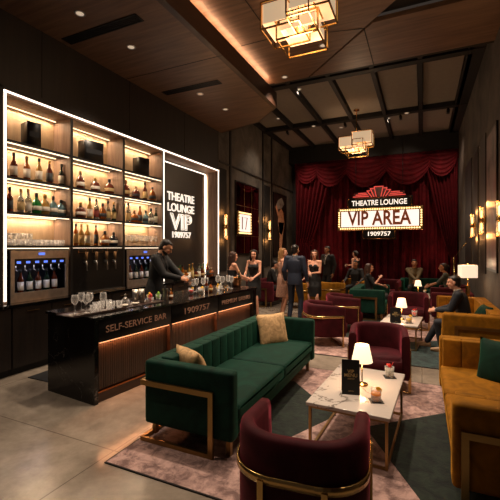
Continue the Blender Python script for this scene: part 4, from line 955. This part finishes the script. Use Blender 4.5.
def person(loc, face, label, h=1.75, female=False, sit=None, lean=0, twist=0, hl=None, hr=None, head=(0, 0), skin='skin_a', hair='short', hcol='hair_dark',
           top=('jacket', 'cloth_black'), legs=('trousers', 'cloth_black'), feet=None, group=None, curl=(.6, .6), beard=False, pl=None, pr=None, knee=0, shoes='leather_black', tie=None):
    """face: heading in degrees, 0 = +y; all joints in metres of a 1.75 m figure, then scaled"""
    k = h / 1.75; f = female
    pz = (sit / k + .09) if sit else .93
    pel = V((0, 0, pz)); ln = R(lean); up = V((0, math.sin(ln), math.cos(ln))); fw = V((0, math.cos(ln), -math.sin(ln)))
    tw = R(twist); sd = V((math.cos(tw), math.sin(tw), 0)); fw2 = (fw * math.cos(tw) + V((-math.sin(tw), 0, 0))).normalized()
    wst = pel + up * .17; chs = pel + up * .38 + fw * .01; shc = pel + up * .50; nk = pel + up * .535 + fw * .005
    sw = .165 if f else .19
    hy, hp = R(head[0]), R(head[1])
    hf = V((-math.sin(hy) * math.cos(hp), math.cos(hy) * math.cos(hp), -math.sin(hp))); hs = V((math.cos(hy), math.sin(hy), 0)); hu = hs.cross(hf).normalized()
    nkt = nk + up * .07 + fw * .012; hc = nkt + hu * .095 + hf * .022
    Sh = {1: shc + sd * sw, -1: shc - sd * sw}
    lr = {1: hr, -1: hl}; pp = {1: pr, -1: pl}; El, Wr, Hd = {}, {}, {}
    for s in (1, -1):
        t = lr[s]
        if t is None: t = Sh[s] + V((s * .06, .03 if not sit else .3, -.52 if not sit else -.36))
        pole = V(pp[s]) if pp[s] else V((s * .5, -.8, -.45))
        El[s], Wr[s] = ik(Sh[s], V(t), .285, .255, pole)
    hipw = .088; An, Kn, Hp = {}, {}, {}
    for s in (1, -1):
        Hp[s] = pel + V((s * hipw, 0, -.02))
        a = feet[0 if s < 0 else 1] if feet else ((s * .10, .0, .08) if not sit else (s * .13, .47, .08))
        Kn[s], An[s] = ik(Hp[s], V(a), .43, .42, V((s * .15, 1, .35 if sit else 0)))
    # ---- body
    mb = MB(); hx = 1.06 if f else 1
    TR = [(pel - up * .08, .125 * hx, .10), (pel - up * .02, .158 * hx, .112), (pel + up * .06, .152 * hx, .105), (wst, .118 if f else .138, .088), (wst + up * .1, .132 if f else .152, .098), (chs, .148 if f else .168, .112), (pel + up * .45, .135 if f else .16, .098), (shc + up * .012, .085, .07), (nk + up * .03, .052, .052)]
    mb.loft([ring(c, w, d, sd if i > 3 else V((1, 0, 0)), fw2 if i > 3 else fw) for i, (c, w, d) in enumerate(TR)])
    if f:
        for s in (1, -1): mb.ell(chs + up * .005 + fw2 * .085 + sd * s * .07, (.06, .055, .058))
    mb.cone(nk - up * .03, .053, nkt + hu * .03, .047 if f else .055, 14)
    hrot = Matrix((tuple(hs) + (0,), tuple(hf) + (0,), tuple(hu) + (0,), (0, 0, 0, 1))).transposed()
    H_ = lambda x, y, z: hc + hs * x + hf * y + hu * z
    mb.ell(H_(0, -.008, .035), (.074, .092, .082), hrot, 20, 14); mb.ell(H_(0, .02, -.03), (.06, .068, .085), hrot, 20, 14); mb.ell(H_(0, .05, -.085), (.032, .03, .026), hrot)
    mb.cone(H_(0, .088, .012), .010, H_(0, .108, -.022), .014, 8); mb.ell(H_(0, .086, .034), (.045, .012, .01), hrot)
    mb.ell(H_(0, .085, -.056), (.023, .012, .010), hrot)
    for s in (1, -1): mb.ell(H_(s * .076, -.005, -.005), (.009, .02, .032), hrot); mb.ell(H_(s * .038, .065, -.02), (.022, .022, .022), hrot)
    for s in (1, -1):
        mb.cone(shc + sd * s * sw * .5, .062, Sh[s], .05 if f else .06, 12)
        mb.cone(Sh[s], .043 if f else .052, El[s], .033 if f else .04, 12); mb.cone(El[s], .034 if f else .041, Wr[s], .021 if f else .026, 12)
        mb.cone(Hp[s], .085, Kn[s], .052, 14); mb.cone(Kn[s], .052, Kn[s].lerp(An[s], .35), .052, 12); mb.cone(Kn[s].lerp(An[s], .35), .052, An[s], .032, 12)
        toe = An[s] + V((s * .025, .13, -.055)); mb.cone(An[s] + V((0, -.03, -.045)), .03, toe, .026, 10)
    ex = MB()
    for s in (1, -1):
        d = (Wr[s] - El[s]).normalized(); palm = V((-s * .8, .2, .0)) if not lr[s] else V((-s * .7, .1, -.45))
        hand(ex, Wr[s], d, palm, (1 if palm.cross(d).z > 0 else -1) if False else (s if d.z < -.5 else (s if (d.cross(palm)).z * s > 0 else -s)), curl[0 if s < 0 else 1], .93 if f else 1.02)
        Hd[s] = Wr[s] + d * .085 + palm.normalized() * .03
    body = remesh(mb, 'person', skin, extra=ex)
    root = bpy.data.objects.new('person', body); COL.objects.link(root)
    tag(root, label, 'person', group); root.location = loc; root.rotation_euler = (0, 0, R(face)); root.scale = (k,) * 3
    def part(name, mb_, mat, vox=.011, sm=3):
        o = bpy.data.objects.new(name, remesh(mb_, name, mat, vox, sm)); COL.objects.link(o); o.parent = root; return o
    # ---- clothes
    kind, cm = top; e = .014
    tor = lambda a, b, add, lowadd=0: [ring(c, w + add + (lowadd if i == a else 0), d + add, sd if i > 3 else V((1, 0, 0)), fw2 if i > 3 else fw) for i, (c, w, d) in enumerate(TR) if a <= i <= b]
    if kind in ('jacket', 'shirt', 'tee'):
        m = MB(); add = .022 if kind == 'jacket' else .012
        r = tor(1, 7, add)
        if kind == 'jacket': r = [ring(pel - up * .10, .178, .132, V((1, 0, 0)), fw)] + r if not sit else r
        m.loft(r); m.cone(shc - up * .005, .07, Sh[1], .06 + add * .6, 14); m.cone(shc - up * .005, .07, Sh[-1], .06 + add * .6, 14)
        if kind != 'tee' : m.loft([ring(nk + up * z, .062, .062, sd, fw2) for z in (-.03, .03)])
        if f:
            for s in (1, -1): m.ell(chs + fw2 * .09 + sd * s * .07, (.066, .06, .064))
        for s in (1, -1):
            m.cone(Sh[s], (.053 if f else .064) + (add - .012), El[s], (.043 if f else .052) + (add - .012), 12)
            if kind != 'tee': m.cone(El[s], (.043 if f else .052) + (add - .012), El[s].lerp(Wr[s], .93), .036, 12)
        j = part('jacket' if kind == 'jacket' else 'shirt', m, cm)
        if kind == 'jacket' and not f:
            # shirt front wedge, lapels, cuffs, tie
            wd = MB(); c1 = chs + fw2 * .136; n_ = nk + fw2 * .06 + up * .02; b_ = wst + up * .08 + fw2 * .124
            wd._faces([n_ - sd * .045, n_ + sd * .045, c1 + sd * .03 + fw2 * .012, b_ + fw2 * .014, c1 - sd * .03 + fw2 * .012, n_ - sd * .045 - fw2 * .03, n_ + sd * .045 - fw2 * .03, c1 + sd * .03 - fw2 * .03, b_ - fw2 * .03, c1 - sd * .03 - fw2 * .03], [(0, 1, 2, 3, 4), (9, 8, 7, 6, 5), (0, 5, 6, 1), (1, 6, 7, 2), (2, 7, 8, 3), (3, 8, 9, 4), (4, 9, 5, 0)])
            wd.loft([ring(nk + up * z, .059, .059, sd, fw2) for z in (.02, .052)]); wd.build('shirt_front', 'cloth_white' if beard is False else 'cloth_charcoal', root)
            if tie: MB().cone(n_ - up * .03 + fw2 * .01, .014, b_ + fw2 * .02 + up * .03, .018, 8).build('tie', tie, root)
            cf = MB()
            for s in (1, -1): d = (Wr[s] - El[s]).normalized(); cf.cyl(Wr[s] - d * .03, Wr[s] - d * .002, .033, .032, 14)
            cf.build('cuffs', 'cloth_white' if beard is False else 'cloth_charcoal', root)
    if kind in ('dress', 'strapless', 'longdress'):
        m = MB(); r = tor(1, 5 if kind == 'strapless' else 6, .012)
        hem = {'dress': .5, 'strapless': .5, 'longdress': .12}[kind]
        if not sit:
            low = [ring(V((0, 0, hem)), .18 if kind != 'longdress' else .22, .165, V((1, 0, 0)), V((0, 1, 0))), ring(V((0, 0, (hem + pel.z) / 2 + .05)) + V((0, .02, 0)), .192, .158, V((1, 0, 0)), V((0, 1, 0)))]
            r = low + r
        m.loft(r)
        for s in (1, -1): m.ell(chs + fw2 * .09 + sd * s * .07, (.064, .058, .062))
        if kind != 'strapless':
            for s in (1, -1): m.cone(shc + sd * s * .1 + up * .01 - fw2 * .03, .045, chs + sd * s * .1 + fw2 * .05, .04, 10)
        if sit:
            for s in (1, -1): m.cone(Hp[s], .1, Kn[s], .068, 14)
        part('dress', m, cm)
    if legs and legs[0] == 'trousers':
        m = MB(); m.loft(tor(0, 2, .012))
        for s in (1, -1):
            m.cone(Hp[s], .097, Kn[s], .068, 14); m.cone(Kn[s], .067, An[s] + (Kn[s] - An[s]).normalized() * .03, .052, 14)
        part('trousers', m, legs[1])
    for s in (1, -1):
        a = An[s]; sh_ = MB(); toe = a + V((s * .03, .15, -.05))
        if f:
            sh_.cone(a + V((0, -.03, -.04)), .033, toe, .026, 12).cyl(a + V((0, -.045, -.05)), V((a.x, a.y - .045, 0)), .012, .007, 8)
        else:
            sh_.cone(a + V((0, -.035, -.03)), .042, a + V((s * .01, .05, -.04)), .04, 12).cone(a + V((s * .01, .05, -.04)), .04, toe, .03, 12).box(a.x - .04 + s * .01, a.y - .07, a.z - .08, a.x + .04 + s * .01, a.y + .12, a.z - .06)
        part('shoe', sh_, shoes, .008, 2)
    # ---- hair and face
    m = MB(); m.ell(H_(0, -.03, .052), (.081, .092, .08), hrot, 20, 14); m.ell(H_(0, -.042, .0), (.076, .074, .08), hrot, 18, 12); m.ell(H_(0, -.055, -.05), (.058, .05, .045), hrot, 14, 10)
    if hair == 'short': m.ell(H_(0, .03, .086), (.055, .046, .026), hrot)
    if hair == 'long':
        for s in (1, -1):
            m.cone(H_(s * .055, -.02, .06), .05, H_(s * .075, -.03, -.06), .042, 12); m.cone(H_(s * .075, -.03, -.06), .042, nk + sd * s * .09 - fw2 * .02 - up * .1, .035, 12)
        m.cone(H_(0, -.06, .0), .08, nk - fw2 * .06 - up * .12, .06, 14)
        m.ell(H_(0, .022, .088), (.062, .052, .027), hrot)
    if hair == 'bun': m.ell(H_(0, -.12, .03), (.045, .045, .045), hrot); m.ell(H_(0, .022, .088), (.058, .05, .026), hrot)
    part('hair', m, hcol, .008, 3)
    for s in (1, -1):
        MB().ell(H_(s * .031, .0835, .013), (.012, .006, .006), hrot, 10, 8).build('eye', 'eye_dark', root); MB().ell(H_(s * .031, .0915, .03), (.018, .006, .004), hrot, 10, 8).build('eyebrow', hcol, root)
    MB().ell(H_(0, .0955, -.056), (.022, .006, .006), hrot, 10, 8).build('mouth', 'lip', root)
    if beard:
        b_ = MB(); b_.ell(H_(0, .016, -.066), (.0615, .066, .042), hrot); b_.ell(H_(0, .056, -.092), (.03, .028, .022), hrot); part('beard', b_, hcol, .007, 2)
    rot = Matrix.Rotation(R(face), 4, 'Z'); W = lambda p: V(loc) + rot @ (p * k)
    return root, {'r': W(Hd[1]), 'l': W(Hd[-1]), 'head': W(hc)}

# bartender working behind the bar, facing along and down to the counter
BT = (-4.18, 5.1, .012)
_, hb = person(BT, -72, 'bartender in black jacket standing behind the bar, looking down and mixing a drink', h=1.9, lean=10, head=(5, 32), hr=(.10, .46, 1.12), hl=(-.08, .50, 1.08), beard=True, hair='short', top=('jacket', 'cloth_black'), curl=(1.0, 1.0))
# bar end couple
person((-3.95, 7.55, 0), -38, 'woman with dark wavy hair and bare arms at the bar end, seen from behind', h=1.64, female=True, top=('strapless', 'cloth_charcoal'), legs=None, hair='long', hcol='hair_brown', hr=(.12, .36, 1.1), hl=(-.12, .34, 1.08), skin='skin_b')
_, hw = person((-3.78, 8.4, 0), 176, 'woman in black dress with long dark hair facing the camera at the bar end', h=1.68, female=True, top=('dress', 'cloth_black'), legs=None, hair='long', hr=(.1, .32, 1.12), hl=(-.14, .3, 1.05), skin='skin_b', head=(18, 5))
# lounge standing group
person((-2.73, 8.4, FR), -6, 'man in navy suit standing with his back to the camera, mid lounge', h=1.79, top=('jacket', 'cloth_navy'), legs=('trousers', 'cloth_navy'), feet=((-.13, 0, .08), (.12, .02, .08)), head=(-12, 0), hr=(.3, .06, .86))
_, hpk = person((-3.22, 8.87, 0), -62, 'blonde woman in short blush pink sequin dress beside the man in the navy suit', h=1.72, female=True, top=('dress', 'cloth_pink'), legs=None, hair='long', hcol='hair_blond', hl=(-.12, .28, 1.2), hr=(.1, .22, 1.2), skin='skin_b', shoes='leather_tan', head=(-15, 0))
_, hst = person((-2.5, 9.35, FR), 168, 'woman in black strapless dress holding a drink, facing the man in the navy suit', h=1.66, female=True, top=('strapless', 'cloth_black'), legs=None, hair='long', hcol='hair_brown', hr=(.02, .27, 1.12), hl=(-.05, .27, 1.14), skin='skin_b', head=(20, 0))
person((-2.72, 11.75, 0), 150, 'man in black suit standing behind the woman in the strapless dress', h=1.77, top=('jacket', 'cloth_black'), head=(5, 0), skin='skin_c', hr=(.1, .3, 1.15))
_, hbd = person((-2.05, 13.0, 0), 60, 'woman in long black dress standing before the curtain with one arm held out', h=1.62, female=True, top=('longdress', 'cloth_black'), legs=None, hair='bun', hr=(.1, .42, 1.2), skin='skin_b')
# seated
SH_ = .43
person((-4.25, 10.55, 0), -70, 'man in black suit and white shirt seated on the burgundy sofa at the left wall', h=1.76, sit=SH_, lean=12, skin='skin_b', head=(0, 18), hr=(.14, .42, .72), hl=(-.1, .42, .72))
person((-3.75, 12.08, 0), 172, 'person with brown hair seated in the chair behind the woman in pink', h=1.66, sit=SH_, female=True, hair='long', hcol='hair_brown', top=('tee', 'cloth_black'), skin='skin_b')
person((-1.9, 12.05, 0), 165, 'man in dark clothes seated near the curtain on the mustard chair', h=1.72, sit=SH_, top=('shirt', 'cloth_charcoal'), skin='skin_c')
person((-1.24, 10.1, FR), -82, 'woman with long brown hair in black seated sideways on the green loveseat', h=1.68, sit=SH_, female=True, hair='long', hcol='hair_brown', top=('tee', 'cloth_black'), legs=('trousers', 'cloth_black'), skin='skin_b', lean=-4, hr=(.1, .25, .98), hl=(-.25, .35, .75), head=(8, 0))
person((-.22, 12.82, 0), 186, 'man in khaki shirt seated on the green sofa below the stage', h=1.78, sit=SH_, top=('shirt', 'cloth_khaki'), legs=('trousers', 'cloth_charcoal'), skin='skin_c', hr=(-.02, .42, .72), hl=(.0, .4, .7), feet=((-.2, .42, .08), (.2, .42, .08)))
person((.68, 11.3, 0), 88, 'person in grey top with dark hair leaning and reaching over the farthest table', h=1.72, sit=SH_, hair='bun', female=True, top=('tee', 'cloth_grey'), legs=('trousers', 'cloth_black'), skin='skin_c', lean=12, hr=(.1, .5, .72), hl=(-.1, .52, .7))
person((.66, 7.02, FR), 84, 'suited man in profile seated on the mustard sofa at right, hands on his knee', h=1.7, sit=.40, top=('jacket', 'cloth_blueblack'), legs=('trousers', 'cloth_blueblack'), skin='skin_b', lean=13, head=(4, 8), hr=(.12, .46, .68), hl=(-.1, .46, .7), feet=((-.14, .36, .08), (.12, .62, .08)), shoes='leather_tan', tie='tie_dark')

# held glasses
def held(p, label, liq='yellow_drink', s=.9):
    t = thing('held_glass', label, 'drink', (p.x, p.y, p.z - .05)); t.scale = (s,) * 3
    MB().lathe([(0, 0), (.03, .001), (.036, .1), (.034, .1), (.028, .012), (0, .012)], n=18).build('tumbler_glass', 'glass', t)
    MB().lathe([(0, .013), (.0275, .013), (.031, .06), (0, .06)], n=18).build('liquid', liq, t)
held(hb['r'], 'orange drink in a stemless glass held by the bartender', 'orange_drink', 1.2)
sk = MB().lathe([(0, 0), (.03, 0), (.04, .13), (.032, .16), (.018, .19), (0, .19)], n=18).build('cocktail_shaker', 'steel', None, tuple(hb['l'] - V((0, 0, .04)))); tag(sk, 'small steel shaker held in the hand of the bartender', 'shaker')
held(hw['r'], 'small glass held by the woman in black facing the camera at the bar end', 'clear_bottle')
held(hst['r'], 'short drink held by the woman in the strapless dress', 'clear_bottle')
held(hpk['l'], 'drink held by the blonde woman in the pink dress', 'gold_glass')
held(hbd['r'], 'glass held out by the woman in the long black dress', 'clear_bottle')

# ================================================================== THINGS ON THE BAR
BZ = .97
def bl(s, c): p = V(B0) + BD * s - BN * c; return (p.x, p.y, BZ)
def bs(u):     # distance along the bar seen at column u, at mid depth
    lo, hi = 0, 3.6
    for _ in range(30):
        m = (lo + hi) / 2; p = bl(m, .34); d = -p[0] * ST + p[1] * CT; uu = 250 + 371 * (p[0] * CT + p[1] * ST) / d
        if uu < u: lo = m
        else: hi = m
    return lo
tr = MB().soft(-.17, -.36, 0, .17, .36, .012, .004, 1).box(-.17, -.36, .01, -.16, .36, .022).box(.16, -.36, .01, .17, .36, .022).build('serving_tray', 'wood_tray', None, bl(bs(93), .34), BA); tag(tr, 'dark serving tray of empty glasses at the near end of the bar', 'tray')
def bp_(u, c, dz=0): p = bl(bs(u), c); return (p[0], p[1], p[2] + dz)
for i, (u, c) in enumerate(((76, .36), (84, .3), (94, .42), (100, .28), (90, .5))):
    place(WG, bp_(u, c, .013), 'empty stemmed wine glass on the serving tray at the near bar end', 'wine glasses on the serving tray', 1.0)
for i, (u, c) in enumerate(((94, .27), (99, .4), (104, .25), (106, .42), (110, .3), (113, .42), (115, .26), (88, .24))):
    place(TB, bp_(u, c, .013), 'empty clear tumbler on the serving tray at the near bar end', 'tumblers on the serving tray', 1.0)
tr = MB().soft(-.15, -.42, 0, .15, .42, .012, .004, 1).build('serving_tray', 'wood_tray', None, bl(bs(135), .34), BA); tag(tr, 'flat dark tray under the steel cups, jar and garnishes on the bar', 'tray')
t = thing('glass_jar', 'small lidded glass jar with knob stopper on the bar tray', 'jar', bp_(125.5, .34, .012))
MB().lathe([(0, 0), (.045, .002), (.055, .03), (.045, .075), (.036, .085), (.034, .085), (.042, .07), (.05, .03), (0, .006)], n=20).build('jar_body', 'glass', t); MB().lathe([(0, .08), (.04, .085), (.02, .1), (.008, .12), (.016, .14), (0, .155)], n=16).build('stopper', 'steel', t)
for u, lb in ((120, 'white bowl of sugar on the bar tray left of the glass jar'), (131, 'shallow white bowl between the glass jar and the steel cups')):
    b = MB().lathe([(0, 0), (.025, .001), (.05, .03), (.047, .03), (.022, .006), (0, .006)], n=18).build('small_bowl', 'label_white', None, bp_(u, .26, .012)); tag(b, lb, 'bowl')
for u, lb in ((135.5, 'left one of two tall steel mixing cups on the bar'), (141.8, 'right one of two tall steel mixing cups on the bar')):
    b = thing('mixing_cup', lb, 'cup', bp_(u, .34, .012), 0, 'steel mixing cups'); MB().lathe([(0, 0), (.032, 0), (.042, .19), (.04, .19), (.03, .01), (0, .01)], n=22).build('wall', 'steel', b)
def garnish(u, c, mat, lb, n_=7, r=.016, rad=.034, hgt=.06):
    t = thing('garnish_cup', lb, 'garnish', bp_(u, c, .012)); MB().lathe([(0, 0), (rad * .8, .001), (rad, hgt), (rad * .94, hgt), (rad * .74, .008), (0, .008)], n=18).build('glass_cup', 'glass', t)
    rnd = random.Random(u)
    for i in range(n_):
        a = i * 2.4; q = .55 * rad * (i % 3) / 2; MB().ell((q * math.cos(a), q * math.sin(a), .03 + .012 * i * 7 / n_), (r, r * .8, r * .75), Matrix.Rotation(a, 4, 'Z'), 10, 8).build('fruit', mat, t)
garnish(148.5, .3, 'strawberry', 'glass cup of red strawberries on the bar beside the steel cups', r=.022, rad=.045)
garnish(153.5, .42, 'lemon', 'glass cup of yellow lemon wedges on the bar', r=.02, hgt=.08, rad=.042)
garnish(159.5, .36, 'lime_green', 'glass cup of green lime wedges on the bar', r=.02, hgt=.075, rad=.042)
t = thing('moka_pot', 'dark steel coffee pot with knob lid on the bar in front of the bartender', 'pot', bp_(165.3, .34))
MB().lathe([(0, 0), (.045, 0), (.038, .08), (.036, .09), (.045, .16), (0, .17)], n=10, smooth=False).build('pot_body', 'steel', t); MB().lathe([(0, .168), (.03, .17), (.008, .18), (.012, .2), (0, .21)], n=12).build('lid_knob', 'black_metal', t)
MB().path([(.04, 0, .14), (.075, 0, .13), (.07, 0, .06)], .007).build('handle', 'black_metal', t)
BL_ = 'small bottles and drinks on the bar'
bottle(bp_(170, .32), 'round', 'amber', 'label_white', 'cap_gold', 'small orange bottle on the bar right of the coffee pot', None, .6)
cocktail_specs = [(194, .4, 'red_drink', 'red drink in a tumbler on the bar below the sign, leftmost of the drinks row'), (198.5, .3, 'clear_bottle', 'clear drink on the bar right of the red drink'), (202, .36, 'orange_drink', 'orange drink on the bar left of the brown bottle')]
for u, c, l, lb in cocktail_specs: cocktail(bp_(u, c), l, lb, coaster=False, s=1.1)
bottle(bp_(205.5, .32), 'tall', 'dark_amber', 'label_dark', 'cap_black', 'dark brown bottle standing on the bar among the drinks', None, .75)
bottle(bp_(208.8, .3), 'round', 'amber', 'label_cream', 'cap_black', 'small amber bottle on the bar right of the dark brown bottle', None, .7)
for u, c in ((203, .55), (207.5, .58), (211.5, .52), (215.5, .55)): place(WG, bp_(u, c), 'stemmed wine glass on the middle of the bar behind the amber bottles', 'wine glasses in the middle of the bar', 1.05)
garnish(216, .3, 'lemon', 'cup of lemon slices on the bar between the bottles and the far glasses')
garnish(220.5, .34, 'petal', 'cup of pale ice on the bar beside the far lemon cup')
for u, c in ((225, .4), (228.5, .28), (231.5, .42), (227, .55)): place(WG, bp_(u, c), 'stemmed wine glass on the far end of the bar beside the copper bucket', 'wine glasses by the copper bucket', 1.1)
t = thing('ice_bucket', 'copper champagne bucket at the far end of the bar', 'ice bucket', bp_(237.5, .36))
MB().lathe([(0, 0), (.075, 0), (.095, .18), (.1, .19), (.09, .185), (.07, .01), (0, .01)], n=26).build('bucket_wall', 'copper', t)
for s in (-1, 1): MB().path([(s * .09, -.03, .13), (s * .12, -.02, .13), (s * .12, .02, .13), (s * .09, .03, .13)], .006).build('handle', 'brass', t)
bb = bottle(tuple(V(bp_(238.6, .33)) + V((0, 0, .012))), 'tall', 'dark_green_glass', 'label_cream', 'cap_gold', 'green gold-foiled bottle standing in the copper bucket on the bar', None, .95)
# bottles and plants on the back worktop below the sign
spec = [('tall', 'dark_green_glass', 'label_white', 'cap_black'), ('round', 'clear_bottle', 'label_cream', 'cork'), ('tall', 'amber', 'label_cream', 'cap_black'), ('squat', 'amber', 'label_white', 'cap_gold'), ('tall', 'gold_glass', 'label_white', 'cap_gold'), ('slim', 'gold_glass', 'label_cream', 'cork'), ('squat', 'dark_amber', 'label_cream', 'cap_black'), ('tall', 'clear_bottle', 'label_white', 'cap_black'), ('round', 'dark_amber', 'label_cream', 'cork'), ('tall', 'dark_amber', 'label_dark', 'cap_gold'), ('squat', 'amber', 'label_dark', 'cork')]
for i, (u, sp) in enumerate(zip((175.5, 179, 182.6, 185.8, 189.2, 192.5, 196, 199, 202, 207.5, 211), spec)):
    X = -5.14 + .05 * (i % 2); y = at_x(u, 0, X)[1]
    bottle((X, y, .97), *sp, f'{LIQN[sp[1]]} {SHAPEN[sp[0]]} bottle on back worktop below the sign, {ORD[i]} from left', 'bottles on the back worktop below the sign', 1.15)
def bouquet(u, X, lb, flowers):
    y = at_x(u, 0, X)[1]; t = thing('plant_vase', lb, 'plant', (X, y, .97))
    MB().lathe([(0, 0), (.04, .001), (.05, .05), (.03, .13), (.027, .13), (.045, .05), (0, .01)], n=16).build('vase', 'glass', t)
    rnd = random.Random(int(u)); mb = MB(); fl = MB()
    for i in range(26):
        a = rnd.uniform(0, 6.28); el = rnd.uniform(.5, 1.45); L_ = rnd.uniform(.1, .24); d = V((math.cos(a) * math.cos(el), math.sin(a) * math.cos(el), math.sin(el))); p = V((0, 0, .1))
        mb.cyl(p, p + d * L_, .002, .0015, 5); mb.ell(p + d * L_, (.03, .004, .014), Matrix.Rotation(a, 4, 'Z') @ Matrix.Rotation(-el * .6, 4, 'Y'), 8, 6)
        if flowers and i % 2: fl.ell(p + d * (L_ + .02), (.018, .018, .013), None, 8, 6)
    mb.build('leaves', 'leaf_green', t)
    if flowers: fl.build('flowers', 'petal', t)
bouquet(204.5, -5.25, 'small vase of white flowers and leaves on the back worktop below the sign', True)
bouquet(177.5, -5.3, 'small green herb in a glass on the back worktop beside the bartender', False)

# ================================================================== WORLD, FILL, CAMERA
w = bpy.data.worlds.new('room_air'); S.world = w; w.use_nodes = True
w.node_tree.nodes['Background'].inputs[0].default_value = srgb('ffe2cc'); w.node_tree.nodes['Background'].inputs[1].default_value = WORLD
for i, (x, y, e) in enumerate(((-3.0, 9.6, 60), (-1.2, 9.0, 90), (-1.0, 13.0, 70), (-4.3, 11.5, 60), (-2.6, 13.3, 50))):  # extra fill lamps added to the ceiling panels to brighten the lounge
    down(x, y, ZP - .01, ['recessed light in the grey ceiling panel above the standing group', 'recessed light in the ceiling panel above the green loveseat', 'recessed light in the ceiling panel above the stage seating', 'recessed light in the ceiling panel above the burgundy wall sofa', 'recessed light in the ceiling panel left of centre near the stage'][i], e)
cam = bpy.data.cameras.new('camera'); co = bpy.data.objects.new('camera', cam); COL.objects.link(co)
co.location = (0, 0, H); co.rotation_euler = (R(90), 0, TH); cam.sensor_width = 36; cam.lens = 36 * 371 / 500; cam.shift_y = -.006; cam.clip_start = .05
S.camera = co
S.view_settings.view_transform = 'Standard'; S.view_settings.look = 'None'; S.view_settings.gamma = 1; S.view_settings.use_curve_mapping = False; S.view_settings.exposure = EXPO
S.cycles.use_denoising = True; S.cycles.max_bounces = 8; S.cycles.diffuse_bounces = 3; S.cycles.glossy_bounces = 4; S.cycles.transmission_bounces = 6; S.cycles.caustics_reflective = False; S.cycles.caustics_refractive = False
S.cycles.sample_clamp_indirect = 4; S.cycles.use_light_tree = True
